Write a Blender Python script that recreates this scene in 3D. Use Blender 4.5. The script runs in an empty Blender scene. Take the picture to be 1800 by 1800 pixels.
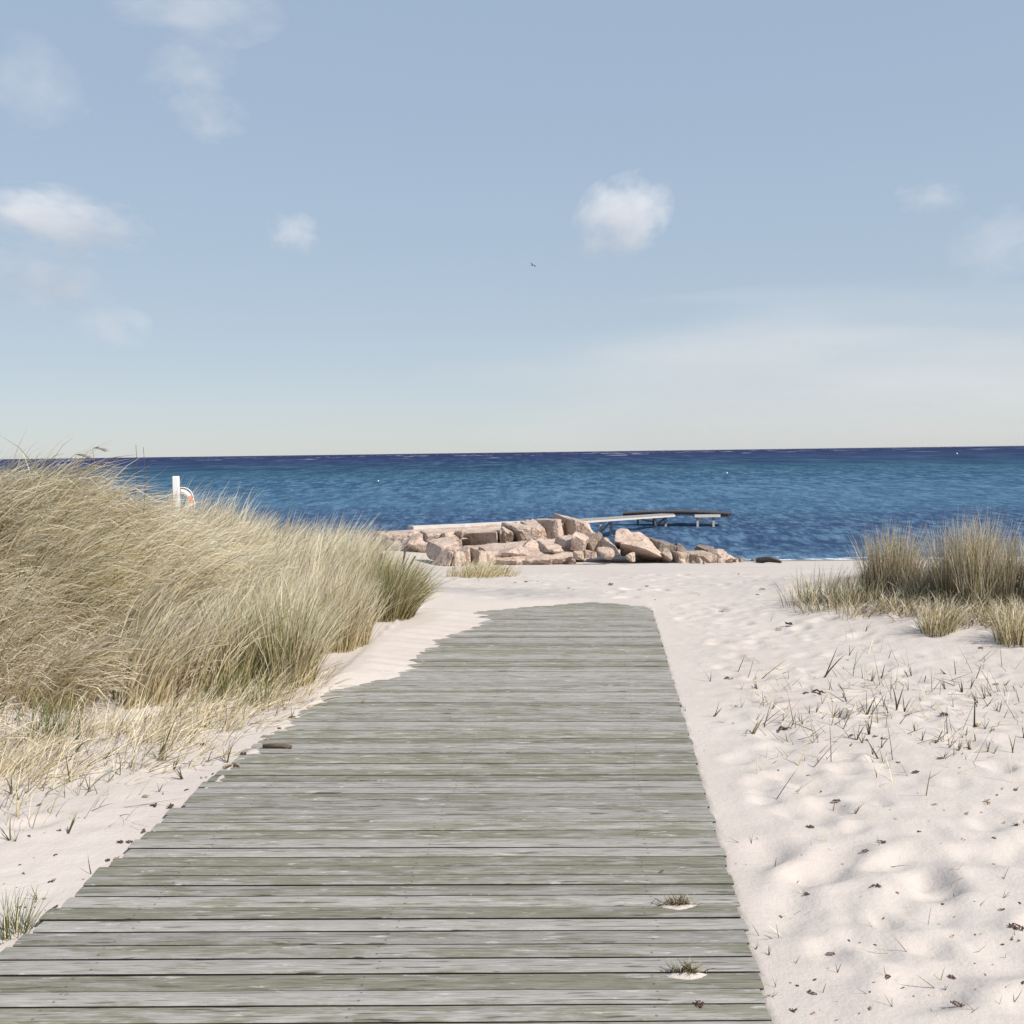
import bpy, bmesh, math, random
import numpy as np
from mathutils import Matrix, Vector

# ------------------------------------------------------------------ camera, sky, sun, exposure
SC = bpy.context.scene
COL = SC.collection
F, PITCH, ROLL, CAM_H = 1887.0, math.radians(3.18), math.radians(0.764), 1.6
cam_data = bpy.data.cameras.new('camera')
cam_data.sensor_width = 36.0
cam_data.lens = 36.0 * F / 1800.0
cam_data.clip_start = 0.05
cam_data.clip_end = 90000.0
camera = bpy.data.objects.new('camera', cam_data)
COL.objects.link(camera)
ROT = Matrix.Rotation(math.pi / 2 - PITCH, 4, 'X') @ Matrix.Rotation(-ROLL, 4, 'Z')
camera.matrix_world = Matrix.Translation((0, 0, CAM_H)) @ ROT
SC.camera = camera

SUN_EL, SUN_AZ = math.radians(43), math.radians(128)       # azimuth from +Y towards +X
world = bpy.data.worlds.new('World')
SC.world = world
world.use_nodes = True
wn = world.node_tree
sky = wn.nodes.new('ShaderNodeTexSky')
sky.sky_type = 'NISHITA'
sky.sun_disc = False
sky.sun_elevation = SUN_EL
sky.sun_rotation = SUN_AZ
sky.air_density = 0.75
sky.dust_density = 0.3
sky.ozone_density = 1.0
sky.altitude = 0
hs = wn.nodes.new('ShaderNodeHueSaturation')
hs.inputs['Saturation'].default_value = 0.95
bg = wn.nodes['Background']
bg.inputs['Strength'].default_value = 0.10
wn.links.new(sky.outputs[0], hs.inputs['Color'])
gm = wn.nodes.new('ShaderNodeGamma')
gm.inputs['Gamma'].default_value = 0.17
hs2 = wn.nodes.new('ShaderNodeHueSaturation')
hs2.inputs['Saturation'].default_value = 2.45
ml = wn.nodes.new('ShaderNodeMixRGB')
ml.blend_type = 'MULTIPLY'
ml.inputs[0].default_value = 1.0
ml.inputs[2].default_value = (3.38, 3.51, 3.68, 1)
wn.links.new(hs.outputs[0], gm.inputs['Color'])
wn.links.new(gm.outputs[0], hs2.inputs['Color'])
wn.links.new(hs2.outputs[0], ml.inputs[1])
wn.links.new(ml.outputs[0], bg.inputs['Color'])
sun_data = bpy.data.lights.new('sun', 'SUN')
sun_data.energy = 4.8
sun_data.angle = math.radians(0.53)
sun_data.color = (1.0, 0.94, 0.86)
sun = bpy.data.objects.new('sun', sun_data)
COL.objects.link(sun)
to_sun = Vector((math.sin(SUN_AZ) * math.cos(SUN_EL), math.cos(SUN_AZ) * math.cos(SUN_EL), math.sin(SUN_EL)))
sun.rotation_euler = to_sun.to_track_quat('Z', 'Y').to_euler()
sun.location = to_sun * 50
vs = SC.view_settings
vs.view_transform = 'Standard'
vs.look = 'None'
vs.gamma = 1.0
vs.exposure = 0.455
vs.use_curve_mapping = False
SC.cycles.max_bounces = 10
SC.cycles.volume_bounces = 8
SC.cycles.transparent_max_bounces = 12
SC.cycles.use_denoising = True
SC.cycles.denoiser = 'OPENIMAGEDENOISE'
SC.cycles.denoising_input_passes = 'RGB_ALBEDO_NORMAL'
SC.cycles.denoising_prefilter = 'ACCURATE'
SC.cycles.adaptive_threshold = 0.004

SEA_Z = -2.4
RNG = np.random.default_rng(11)
random.seed(5)

# ------------------------------------------------------------------ helpers
R3 = np.array(ROT.to_3x3())


def ray(px, py):
    return R3 @ np.array([(px - 900) / F, (900 - py) / F, -1.0])


def on(px, py, z=0.0):
    d = ray(px, py)
    k = (z - CAM_H) / d[2]
    return np.array([d[0] * k, d[1] * k, z])


def at(px, py, Y):
    d = ray(px, py)
    k = Y / d[1]
    return np.array([d[0] * k, Y, CAM_H + d[2] * k])


_perm = np.random.default_rng(3).permutation(512)
_perm = np.concatenate([_perm, _perm])
_grad = np.array([(math.cos(a), math.sin(a)) for a in np.linspace(0, 2 * math.pi, 17)[:-1]])


def perlin(x, y):
    x = np.asarray(x, float)
    y = np.asarray(y, float)
    xi = np.floor(x).astype(int)
    yi = np.floor(y).astype(int)
    fx, fy = x - xi, y - yi
    u = fx * fx * fx * (fx * (fx * 6 - 15) + 10)
    v = fy * fy * fy * (fy * (fy * 6 - 15) + 10)

    def g(ix, iy, dx, dy):
        h = _perm[(_perm[ix & 511] + iy) & 511] & 15
        gr = _grad[h]
        return gr[..., 0] * dx + gr[..., 1] * dy
    a = g(xi, yi, fx, fy)
    b = g(xi + 1, yi, fx - 1, fy)
    c = g(xi, yi + 1, fx, fy - 1)
    d = g(xi + 1, yi + 1, fx - 1, fy - 1)
    return (a + u * (b - a)) * (1 - v) + (c + u * (d - c)) * v


def sstep(a, b, x):
    t = np.clip((x - a) / (b - a), 0, 1)
    return t * t * (3 - 2 * t)


def link(o, parent=None):
    COL.objects.link(o)
    if parent is not None:
        o.parent = parent
    return o


def tag(o, label=None, cat=None, group=None, kind=None):
    if label:
        o['label'] = label
    if cat:
        o['category'] = cat
    if group:
        o['group'] = group
    if kind:
        o['kind'] = kind
    return o


def empty(name, loc, rotz=0.0):
    o = bpy.data.objects.new(name, None)
    o.location = Vector([float(c) for c in loc])
    o.rotation_euler = (0, 0, rotz)
    o.empty_display_size = 0.1
    return link(o)


def np_mesh(name, V, quads=None, tris=None, col=None, smooth=True):
    me = bpy.data.meshes.new(name)
    V = np.ascontiguousarray(V, np.float32)
    me.vertices.add(len(V))
    me.vertices.foreach_set('co', V.ravel())
    nq = 0 if quads is None else len(quads)
    nt = 0 if tris is None else len(tris)
    loops = []
    tot = []
    if nq:
        loops.append(np.asarray(quads, np.int32).ravel())
        tot.append(np.full(nq, 4, np.int32))
    if nt:
        loops.append(np.asarray(tris, np.int32).ravel())
        tot.append(np.full(nt, 3, np.int32))
    loops = np.concatenate(loops)
    tot = np.concatenate(tot)
    start = np.concatenate([[0], np.cumsum(tot)[:-1]]).astype(np.int32)
    me.loops.add(len(loops))
    me.loops.foreach_set('vertex_index', loops)
    me.polygons.add(nq + nt)
    me.polygons.foreach_set('loop_start', start)
    me.polygons.foreach_set('loop_total', tot)
    me.polygons.foreach_set('use_smooth', np.full(nq + nt, bool(smooth)))
    if col is not None:
        a = me.attributes.new('tint', 'FLOAT_COLOR', 'POINT')
        c = np.ones((len(V), 4), np.float32)
        c[:, :3] = col
        a.data.foreach_set('color', c.ravel())
    me.update(calc_edges=True)
    return me


def mesh_obj(name, me, mat=None, parent=None, loc=None):
    o = bpy.data.objects.new(name, me)
    if mat is not None and not len(me.materials):
        me.materials.append(mat)
    if loc is not None:
        o.location = Vector([float(c) for c in loc])
    return link(o, parent)


class Nodes:
    def __init__(self, name):
        self.m = bpy.data.materials.new(name)
        self.m.use_nodes = True
        self.t = self.m.node_tree
        self.b = self.t.nodes['Principled BSDF']
        self.out = self.t.nodes['Material Output']

    def n(self, typ, **kw):
        nd = self.t.nodes.new('ShaderNode' + typ)
        for k, v in kw.items():
            if k.startswith('i_'):
                key = k[2:].replace('_', ' ')
                nd.inputs[int(key) if key.isdigit() else key].default_value = v
            else:
                setattr(nd, k, v)
        return nd

    def l(self, a, b):
        self.t.links.new(a, b)

    def ramp(self, fac, stops, interp='LINEAR'):
        r = self.n('ValToRGB')
        r.color_ramp.interpolation = interp
        e = r.color_ramp.elements
        while len(e) > 1:
            e.remove(e[-1])
        e[0].position = stops[0][0]
        e[0].color = tuple(stops[0][1]) + (1,) if len(stops[0][1]) == 3 else stops[0][1]
        for p, c in stops[1:]:
            el = e.new(p)
            el.color = tuple(c) + (1,)
        self.l(fac, r.inputs[0])
        return r.outputs[0]

    def mapping(self, vec, scale=(1, 1, 1), loc=(0, 0, 0)):
        mp = self.n('Mapping')
        mp.inputs['Scale'].default_value = scale
        mp.inputs['Location'].default_value = loc
        self.l(vec, mp.inputs['Vector'])
        return mp.outputs[0]

    def noise(self, vec, scale, detail=3, rough=0.55, lac=2.0):
        nd = self.n('TexNoise')
        nd.inputs['Scale'].default_value = scale
        nd.inputs['Detail'].default_value = detail
        nd.inputs['Roughness'].default_value = rough
        nd.inputs['Lacunarity'].default_value = lac
        self.l(vec, nd.inputs['Vector'])
        return nd.outputs['Fac']

    def mix(self, fac, a, b, mode='MIX'):
        nd = self.n('MixRGB', blend_type=mode)
        for s, v in ((0, fac), (1, a), (2, b)):
            if isinstance(v, (int, float)):
                nd.inputs[s].default_value = v
            elif isinstance(v, tuple):
                nd.inputs[s].default_value = v + (1,) if len(v) == 3 else v
            else:
                self.l(v, nd.inputs[s])
        return nd.outputs[0]

    def math(self, op, a, b=0.0, clamp=False):
        nd = self.n('Math', operation=op, use_clamp=clamp)
        for s, v in ((0, a), (1, b)):
            if isinstance(v, (int, float)):
                nd.inputs[s].default_value = v
            else:
                self.l(v, nd.inputs[s])
        return nd.outputs[0]

    def maprange(self, v, a, b, c=0.0, d=1.0):
        nd = self.n('MapRange')
        nd.inputs[1].default_value, nd.inputs[2].default_value = a, b
        nd.inputs[3].default_value, nd.inputs[4].default_value = c, d
        self.l(v, nd.inputs[0])
        return nd.outputs[0]

    def bump(self, h, strength, dist):
        nd = self.n('Bump')
        nd.inputs['Strength'].default_value = strength
        nd.inputs['Distance'].default_value = dist
        self.l(h, nd.inputs['Height'])
        self.l(nd.outputs[0], self.b.inputs['Normal'])

    def col(self, c):
        if isinstance(c, tuple):
            self.b.inputs['Base Color'].default_value = c + (1,)
        else:
            self.l(c, self.b.inputs['Base Color'])

    def set(self, rough=0.8, spec=0.3):
        self.b.inputs['Roughness'].default_value = rough
        self.b.inputs['Specular IOR Level'].default_value = spec
        return self.m

    def pos(self):
        return self.n('NewGeometry').outputs['Position']

    def obj(self):
        return self.n('TexCoord').outputs['Object']


# ------------------------------------------------------------------ materials
def mat_sand():
    k = Nodes('pale_sand')
    p = k.pos()
    big = k.noise(p, 0.9, 3)
    mid = k.noise(p, 7.0, 3)
    fine = k.noise(p, 220.0, 2, 0.7)
    c = k.ramp(big, [(0.3, (0.425, 0.374, 0.342)), (0.7, (0.472, 0.429, 0.394))])
    c = k.mix(k.maprange(mid, 0.35, 0.75, 0.0, 0.35), c, (0.441, 0.394, 0.374))
    c = k.mix(0.28, c, k.ramp(fine, [(0.25, (0.236, 0.205, 0.185)), (0.45, (0.441, 0.402, 0.370)), (0.8, (0.519, 0.488, 0.457))]))
    # trodden damp grey band where the path carries on beyond the planks
    a = k.n('Attribute')
    a.attribute_name = 'tint'
    sep = k.n('SeparateColor')
    k.l(a.outputs['Color'], sep.inputs[0])
    streak = k.noise(k.mapping(p, (0.7, 7.0, 1.0)), 1.2, 3)
    g = k.math('MULTIPLY', sep.outputs[0], k.maprange(streak, 0.3, 0.7, 0.55, 1.0))
    c = k.mix(g, c, (0.315, 0.295, 0.283))
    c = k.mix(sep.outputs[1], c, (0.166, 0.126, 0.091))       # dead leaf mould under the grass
    c = k.mix(sep.outputs[2], c, (0.196, 0.166, 0.126))        # wet strip at the water's edge
    k.col(c)
    h = k.math('ADD', k.math('MULTIPLY', fine, 0.25), k.noise(p, 38.0, 3, 0.6))
    k.bump(h, 0.35, 0.012)
    return k.set(0.95, 0.1)


def mat_sea():
    k = Nodes('sea_water')
    p = k.pos()
    sx = k.n('SeparateXYZ')
    k.l(p, sx.inputs[0])
    y = sx.outputs['Y']
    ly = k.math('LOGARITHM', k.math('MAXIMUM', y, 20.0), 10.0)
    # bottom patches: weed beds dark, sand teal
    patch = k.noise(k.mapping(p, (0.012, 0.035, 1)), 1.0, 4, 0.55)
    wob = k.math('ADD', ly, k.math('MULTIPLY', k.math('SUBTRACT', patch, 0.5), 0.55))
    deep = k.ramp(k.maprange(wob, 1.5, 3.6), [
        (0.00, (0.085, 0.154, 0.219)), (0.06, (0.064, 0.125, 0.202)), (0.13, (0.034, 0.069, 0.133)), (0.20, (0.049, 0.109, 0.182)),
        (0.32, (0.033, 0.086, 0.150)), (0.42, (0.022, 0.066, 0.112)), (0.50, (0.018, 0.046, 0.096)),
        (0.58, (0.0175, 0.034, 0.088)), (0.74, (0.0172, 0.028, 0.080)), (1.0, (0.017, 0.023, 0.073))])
    # wind chop: light and dark of wave faces painted in colour, coarser far out
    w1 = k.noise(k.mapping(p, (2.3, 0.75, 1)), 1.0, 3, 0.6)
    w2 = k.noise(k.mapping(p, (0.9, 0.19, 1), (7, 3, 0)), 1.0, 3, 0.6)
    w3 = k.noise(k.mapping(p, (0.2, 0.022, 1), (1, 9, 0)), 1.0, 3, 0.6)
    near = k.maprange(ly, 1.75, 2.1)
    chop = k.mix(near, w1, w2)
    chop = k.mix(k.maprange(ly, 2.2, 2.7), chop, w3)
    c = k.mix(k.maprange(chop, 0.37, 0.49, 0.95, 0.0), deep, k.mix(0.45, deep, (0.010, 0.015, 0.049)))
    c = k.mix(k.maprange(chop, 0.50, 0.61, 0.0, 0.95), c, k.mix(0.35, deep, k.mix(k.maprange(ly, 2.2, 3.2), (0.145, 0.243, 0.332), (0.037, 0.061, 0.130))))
    # scattered whitecaps far out
    cap = k.noise(k.mapping(p, (0.022, 0.005, 1), (3, 1, 0)), 1.0, 3, 0.7)
    capm = k.math('MULTIPLY', k.maprange(cap, 0.63, 0.66), k.maprange(ly, 2.85, 3.1))
    c = k.mix(capm, c, (0.607, 0.607, 0.607))
    # wash at the water line
    shore = k.n('Attribute')
    shore.attribute_name = 'tint'
    sep = k.n('SeparateColor')
    k.l(shore.outputs['Color'], sep.inputs[0])
    fo = k.noise(k.mapping(p, (1.2, 3.0, 1)), 1.0, 4, 0.65)
    foam = k.maprange(k.math('ADD', fo, k.math('MULTIPLY', sep.outputs[0], 0.36)), 0.80, 0.90)
    c = k.mix(foam, c, (0.599, 0.607, 0.607))
    k.col(c)
    h = k.math('ADD', k.math('MULTIPLY', w1, 0.35), w2)
    k.bump(h, 0.5, 0.6)
    # wave faces turn towards the viewer, so only a small even share of the sky mirrors back
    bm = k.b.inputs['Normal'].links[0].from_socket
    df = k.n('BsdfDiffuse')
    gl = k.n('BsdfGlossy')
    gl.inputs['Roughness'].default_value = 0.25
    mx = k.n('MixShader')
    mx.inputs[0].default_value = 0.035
    k.l(c, df.inputs['Color'])
    k.l(bm, df.inputs['Normal'])
    k.l(bm, gl.inputs['Normal'])
    k.l(df.outputs[0], mx.inputs[1])
    k.l(gl.outputs[0], mx.inputs[2])
    k.l(mx.outputs[0], k.out.inputs['Surface'])
    return k.m


def mat_plank():
    k = Nodes('weathered_grey_wood')
    o = k.obj()
    info = k.n('ObjectInfo')
    rnd = info.outputs['Random']
    off = k.n('CombineXYZ')
    k.l(k.math('MULTIPLY', rnd, 97.0), off.inputs[0])
    k.l(k.math('MULTIPLY', rnd, 31.0), off.inputs[1])
    add = k.n('VectorMath', operation='ADD')
    k.l(o, add.inputs[0])
    k.l(off.outputs[0], add.inputs[1])
    v = add.outputs[0]
    grain = k.noise(k.mapping(v, (8.0, 120.0, 60.0)), 1.0, 5, 0.7)
    streak = k.noise(k.mapping(v, (4.5, 34.0, 20.0)), 1.0, 4, 0.62)
    moss = k.noise(k.mapping(v, (3.0, 17.0, 4.0)), 1.0, 5, 0.7)
    base = k.ramp(grain, [(0.22, (0.111, 0.103, 0.095)), (0.42, (0.237, 0.225, 0.209)), (0.62, (0.324, 0.309, 0.293)), (0.85, (0.411, 0.392, 0.371))])
    base = k.mix(k.maprange(streak, 0.35, 0.62, 0.42, 0.0), base, (0.193, 0.186, 0.166))
    green = k.math('ADD', moss, k.math('MULTIPLY', k.math('SUBTRACT', rnd, 0.5), 0.20))
    gfac = k.maprange(green, 0.46, 0.57, 0.0, 0.8)
    base = k.mix(gfac, base, k.ramp(grain, [(0.25, (0.083, 0.083, 0.051)), (0.7, (0.209, 0.206, 0.151))]))
    tone = k.n('TexWhiteNoise', noise_dimensions='1D')
    k.l(k.math('MULTIPLY', rnd, 531.0), tone.inputs['W'])
    tv = k.maprange(tone.outputs['Value'], 0.0, 1.0, 0.85, 1.12)
    tc = k.n('CombineXYZ')
    for q_ in range(3):
        k.l(tv, tc.inputs[q_])
    base = k.mix(1.0, base, tc.outputs[0], 'MULTIPLY')
    # cracks along the grain and pale knots
    crack = k.noise(k.mapping(v, (4.5, 80.0, 1.0), (5, 2, 0)), 1.0, 3, 0.5)
    base = k.mix(k.maprange(crack, 0.37, 0.33, 0.0, 0.85), base, (0.060, 0.047, 0.044))
    split = k.noise(k.mapping(v, (0.9, 46.0, 1.0), (2, 9, 0)), 1.0, 2, 0.5)
    base = k.mix(k.maprange(split, 0.33, 0.305, 0.0, 0.85), base, (0.07, 0.06, 0.05))
    vor = k.n('TexVoronoi')
    vor.inputs['Scale'].default_value = 1.0
    k.l(k.mapping(v, (2.6, 13.0, 0.0)), vor.inputs['Vector'])
    base = k.mix(k.maprange(vor.outputs['Distance'], 0.11, 0.03, 0.0, 0.55), base, (0.443, 0.435, 0.419))
    # nail heads over the joists
    so = k.n('SeparateXYZ')
    k.l(o, so.inputs[0])
    ny = k.math('ABSOLUTE', k.math('SUBTRACT', k.math('ABSOLUTE', so.outputs['Y']), 0.024))
    for jx in (0.30, 1.18, 2.08):
        nx = k.math('ABSOLUTE', k.math('ADD', so.outputs['X'], k.math('ADD', jx, k.math('MULTIPLY', rnd, 0.03))))
        nd = k.math('SQRT', k.math('ADD', k.math('MULTIPLY', nx, nx), k.math('MULTIPLY', ny, ny)))
        base = k.mix(k.maprange(nd, 0.006, 0.0035, 0.0, 0.6), base, (0.047, 0.040, 0.035))
    # sand caught in the grain
    dust = k.noise(k.mapping(v, (6.0, 34.0, 1.0), (1, 8, 0)), 1.0, 4, 0.7)
    base = k.mix(k.maprange(dust, 0.61, 0.67, 0.0, 0.8), base, (0.443, 0.419, 0.399))
    k.col(base)
    h = k.math('ADD', grain, k.math('MULTIPLY', k.maprange(crack, 0.33, 0.37), 0.7))
    k.bump(h, 0.55, 0.006)
    return k.set(0.85, 0.25)


def mat_rock(name, c1, c2, dark):
    k = Nodes(name)
    p = k.pos()
    a = k.noise(p, 1.6, 5, 0.6)
    b = k.noise(p, 14.0, 4, 0.65)
    c = k.ramp(a, [(0.3, c1), (0.68, c2)])
    c = k.mix(k.maprange(b, 0.3, 0.62, 0.75, 0.0), c, k.mix(0.5, c, dark))
    cr = k.noise(k.mapping(p, (2.6, 2.6, 0.7), (3, 5, 1)), 1.0, 4, 0.55)
    c = k.mix(k.maprange(k.math('ABSOLUTE', k.math('SUBTRACT', cr, 0.5)), 0.018, 0.0, 0.0, 0.9), c, dark)
    st = k.noise(k.mapping(p, (1.1, 1.1, 0.8), (8, 2, 5)), 1.0, 3, 0.6)
    c = k.mix(k.maprange(st, 0.54, 0.68, 0.0, 0.45), c, k.mix(0.6, c, dark))
    k.col(c)
    k.bump(k.math('ADD', a, k.math('MULTIPLY', b, 0.4)), 0.7, 0.12)
    return k.set(0.9, 0.2)


def mat_grass():
    k = Nodes('grass_blade')
    a = k.n('Attribute')
    a.attribute_name = 'tint'
    k.col(a.outputs['Color'])
    k.set(0.6, 0.12)
    tr = k.n('BsdfTranslucent')
    k.l(a.outputs['Color'], tr.inputs['Color'])
    mx = k.n('MixShader')
    mx.inputs[0].default_value = 0.28
    k.l(k.b.outputs[0], mx.inputs[1])
    k.l(tr.outputs[0], mx.inputs[2])
    k.l(mx.outputs[0], k.out.inputs['Surface'])
    return k.m


def mat_plain(name, c1, c2=None, scale=8.0, rough=0.7, spec=0.3, bump=0.0):
    k = Nodes(name)
    if c2 is None:
        k.col(c1)
    else:
        n = k.noise(k.obj(), scale, 4, 0.6)
        k.col(k.ramp(n, [(0.3, c1), (0.7, c2)]))
        if bump:
            k.bump(n, 0.5, bump)
    return k.set(rough, spec)


def mat_wood(name, c1, c2):
    k = Nodes(name)
    n = k.noise(k.mapping(k.obj(), (14, 14, 2.5)), 1.0, 4, 0.6)
    k.col(k.ramp(n, [(0.3, c1), (0.7, c2)]))
    k.bump(n, 0.4, 0.01)
    return k.set(0.85, 0.2)


M = dict(
    sand=mat_sand(), sea=mat_sea(), plank=mat_plank(), grass=mat_grass(),
    rock=mat_rock('pink_granite', (0.437, 0.321, 0.251), (0.558, 0.465, 0.395), (0.140, 0.084, 0.065)),
    rock_brown=mat_rock('brown_granite', (0.33, 0.25, 0.195), (0.47, 0.385, 0.32), (0.11, 0.07, 0.055)),
    rock_dark=mat_rock('weedy_granite', (0.15, 0.125, 0.105), (0.26, 0.22, 0.19), (0.05, 0.04, 0.035)),
    concrete=mat_plain('pale_concrete', (0.42, 0.39, 0.36), (0.54, 0.51, 0.48), 3.0, 0.9, 0.1, 0.01),
    jetty_pale=mat_wood('bleached_timber', (0.40, 0.385, 0.37), (0.54, 0.52, 0.50)),
    jetty_grey=mat_wood('grey_deck_timber', (0.20, 0.19, 0.175), (0.32, 0.31, 0.29)),
    jetty_dark=mat_wood('dark_wet_timber', (0.05, 0.045, 0.05), (0.085, 0.078, 0.082)),
    jetty_leg=mat_wood('grey_pile_timber', (0.20, 0.185, 0.175), (0.42, 0.40, 0.38)),
    stake=mat_wood('grey_stake_timber', (0.10, 0.085, 0.08), (0.25, 0.23, 0.22)),
    rust=mat_plain('rusty_iron', (0.10, 0.045, 0.03), (0.19, 0.09, 0.06), 20.0, 0.85, 0.2),
    white=mat_plain('white_paint', (0.58, 0.58, 0.575), (0.66, 0.66, 0.655), 4.0, 0.45, 0.4),
    red=mat_plain('orange_red_vinyl', (0.50, 0.075, 0.035), (0.60, 0.11, 0.05), 5.0, 0.45, 0.4),
    rope=mat_plain('white_rope', (0.70, 0.69, 0.66), None, 8.0, 0.8, 0.2),
    weed=mat_plain('dry_brown_seaweed', (0.035, 0.018, 0.014), (0.11, 0.055, 0.04), 30.0, 0.7, 0.3),
    leaf=mat_plain('dry_tan_leaf', (0.16, 0.10, 0.055), (0.33, 0.23, 0.14), 30.0, 0.75, 0.2),
    twig=mat_plain('dark_twig_bark', (0.055, 0.04, 0.03), (0.12, 0.09, 0.065), 20.0, 0.8, 0.2),
    gull=mat_plain('grey_feathers', (0.30, 0.30, 0.31), (0.55, 0.55, 0.55), 5.0, 0.7, 0.2),
)

# ------------------------------------------------------------------ terrain: one sand sheet
W_SLOPE, W_X0, W_W = 0.0877, 0.455, 2.42


def x_right(y):
    return W_X0 + W_SLOPE * np.asarray(y, float)


def x_left(y):
    return x_right(y) - W_W


_PY = [-200, 10.8, 12.5, 14, 17, 20, 25, 30, 34, 37, 40, 46, 60, 100, 400]
_PZ = [0, 0.0, -0.05, -0.13, -0.34, -0.62, -1.08, -1.58, -2.0, -2.27, -2.5, -3.0, -4.2, -7, -14]


def sand_base(x, y):
    x = np.asarray(x, float)
    y = np.asarray(y, float)
    z = np.interp(y + 0.03 * x, _PY, _PZ)
    # dune left of the walk, and its lower tail towards the beach
    z = z + 1.15 * np.exp(-(((x + 4.1) / np.where(x < -4.1, 4.5, 1.12)) ** 2 + ((y - 9.0) / 1.55) ** 2))
    z = z + 0.56 * np.exp(-(((x + 3.9) / 1.05) ** 2 + ((y - 12.6) / 1.9) ** 2))
    z = z + 0.14 * np.exp(-(((x + 1.6) / 0.9) ** 2 + ((y - 10.8) / 2.2) ** 2))
    z = z + 0.9 * sstep(-2.0, -6.0, x) * sstep(15, 20, y) * sstep(42, 30, y)
    # sand heaped round the foot of the rocks, and blown over the far end of the walk
    z = z + 0.42 * sstep(7.4, 5.4, x) * sstep(-14, -8, x) * np.exp(-((y - 39.8) / 2.9) ** 2)
    z = z + 0.045 * sstep(10.5, 11.5, y) * sstep(13.8, 12.0, y) * sstep(-3.5, -1.5, x) * sstep(3.4, 1.2, x)
    # bank right of the walk
    z = z + 0.24 * sstep(1.9, 4.2, x) * sstep(6.2, 10.2, y) * sstep(15.5, 11.5, y)
    z = z + 0.10 * sstep(2.8, 5.5, x) * sstep(2.0, 7.0, y) * sstep(14, 11.0, y)
    # soft undulation
    amp = 0.3 + 0.7 * sstep(0.15, 1.2, np.maximum(x - x_right(y), x_left(y) - x))
    fade = 1 - 0.8 * sstep(13, 22, y)
    z = z + amp * fade * (np.where(x > 0, 0.010, 0.030) * perlin(x * 0.9, y * 0.9) + np.where(x > 0, 0.005, 0.020) * perlin(x * 2.3 + 9, y * 2.3))
    return z


# where the sand lies on the planks: left limit by distance, and the far end
_BY = [5.2, 6.4, 7.2, 7.55, 7.75, 8.6, 9.15, 9.5, 9.75, 10.3, 10.7, 13.0]
_BX = [-1.52, -1.36, -1.26, -0.95, -0.78, -0.74, -0.68, -0.50, -0.36, -0.28, -0.40, -0.4]
_EX = [-0.6, -0.39, 0.2, 0.83, 1.10, 1.41, 1.7]
_EY = [10.70, 10.78, 11.06, 11.36, 11.18, 10.90, 10.85]


def terrain(x, y):
    s = sand_base(x, y)
    xr, xl = x_right(y), x_left(y)
    inside = np.minimum(xr - x, x - xl)
    # sand level just outside the edges
    near_r = sstep(0.9, 0.0, x - xr) * (x >= xr - 0.01)
    n = perlin(x * 5.0, y * 5.0) * 0.6 + perlin(x * 14 + 3, y * 14) * 0.4
    yy = np.clip(y, -5, 40)
    lev_r = -0.013 + 0.004 * n
    near_r = near_r * sstep(11.3, 10.5, y)
    s = s * (1 - near_r) + lev_r * near_r
    near_l = sstep(0.8, 0.0, xl - x) * (x <= xl + 0.01)
    lev_l = np.interp(yy, [0, 3.0, 4.4, 5.0, 5.6, 6.5, 7.2, 8, 11], [-0.06, -0.05, -0.04, -0.020, -0.006, 0.006, 0.012, 0.03, 0.06]) + 0.008 * n
    s = np.where(y < 11, s * (1 - near_l) + lev_l * near_l, s)
    # inside the walk: below the planks unless drifted over
    cov_l = np.interp(yy, _BY, _BX) + 0.05 * n + 0.16 * perlin(x * 0.4, y * 6.5)
    cover = np.where(yy > 5.2, (cov_l - x) * np.interp(yy, [5.2, 7.2, 9], [0.30, 0.20, 0.12]), -1.0)
    edge_l = np.where(yy <= 7.3, (0.035 * n + np.interp(yy, [4.6, 5.4, 6.6, 7.3], [-0.08, 0.0, 0.05, 0.06]) - (x - xl)) * 0.35, -1)
    ey = np.interp(x, _EX, _EY) + 0.02 * n
    cover_e = (y - ey) * 0.12
    cv = np.maximum(np.maximum(cover, edge_l), cover_e)
    top = np.clip(cv, -0.07, 0.05) + 0.003 * n * (cv > 0)
    top = np.where(y > ey, np.minimum(np.maximum((y - ey) * 0.12, -0.02), s) * sstep(12.2, 11.8, y) + s * sstep(11.8, 12.2, y), top)
    ins = (inside > 0) & (y < 13.0)
    w = sstep(0.0, 0.05, inside)
    under = s * (1 - w) + top * w
    return np.where(ins, under, s)


def axis(parts):
    return np.unique(np.round(np.concatenate(parts), 5))


GX = axis([-np.geomspace(5.0, 420, 42), np.arange(-5.0, 5.6, 0.028), np.geomspace(5.62, 420, 42)])
GY = axis([np.linspace(-60, 0, 30), np.arange(0, 2.3, 0.1), np.arange(2.3, 11.6, 0.027), np.arange(11.6, 17, 0.07),
           np.arange(17, 50, 0.4), np.geomspace(50, 300, 24)])
XX, YY = np.meshgrid(GX, GY)
ZZ = terrain(XX, YY)

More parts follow.
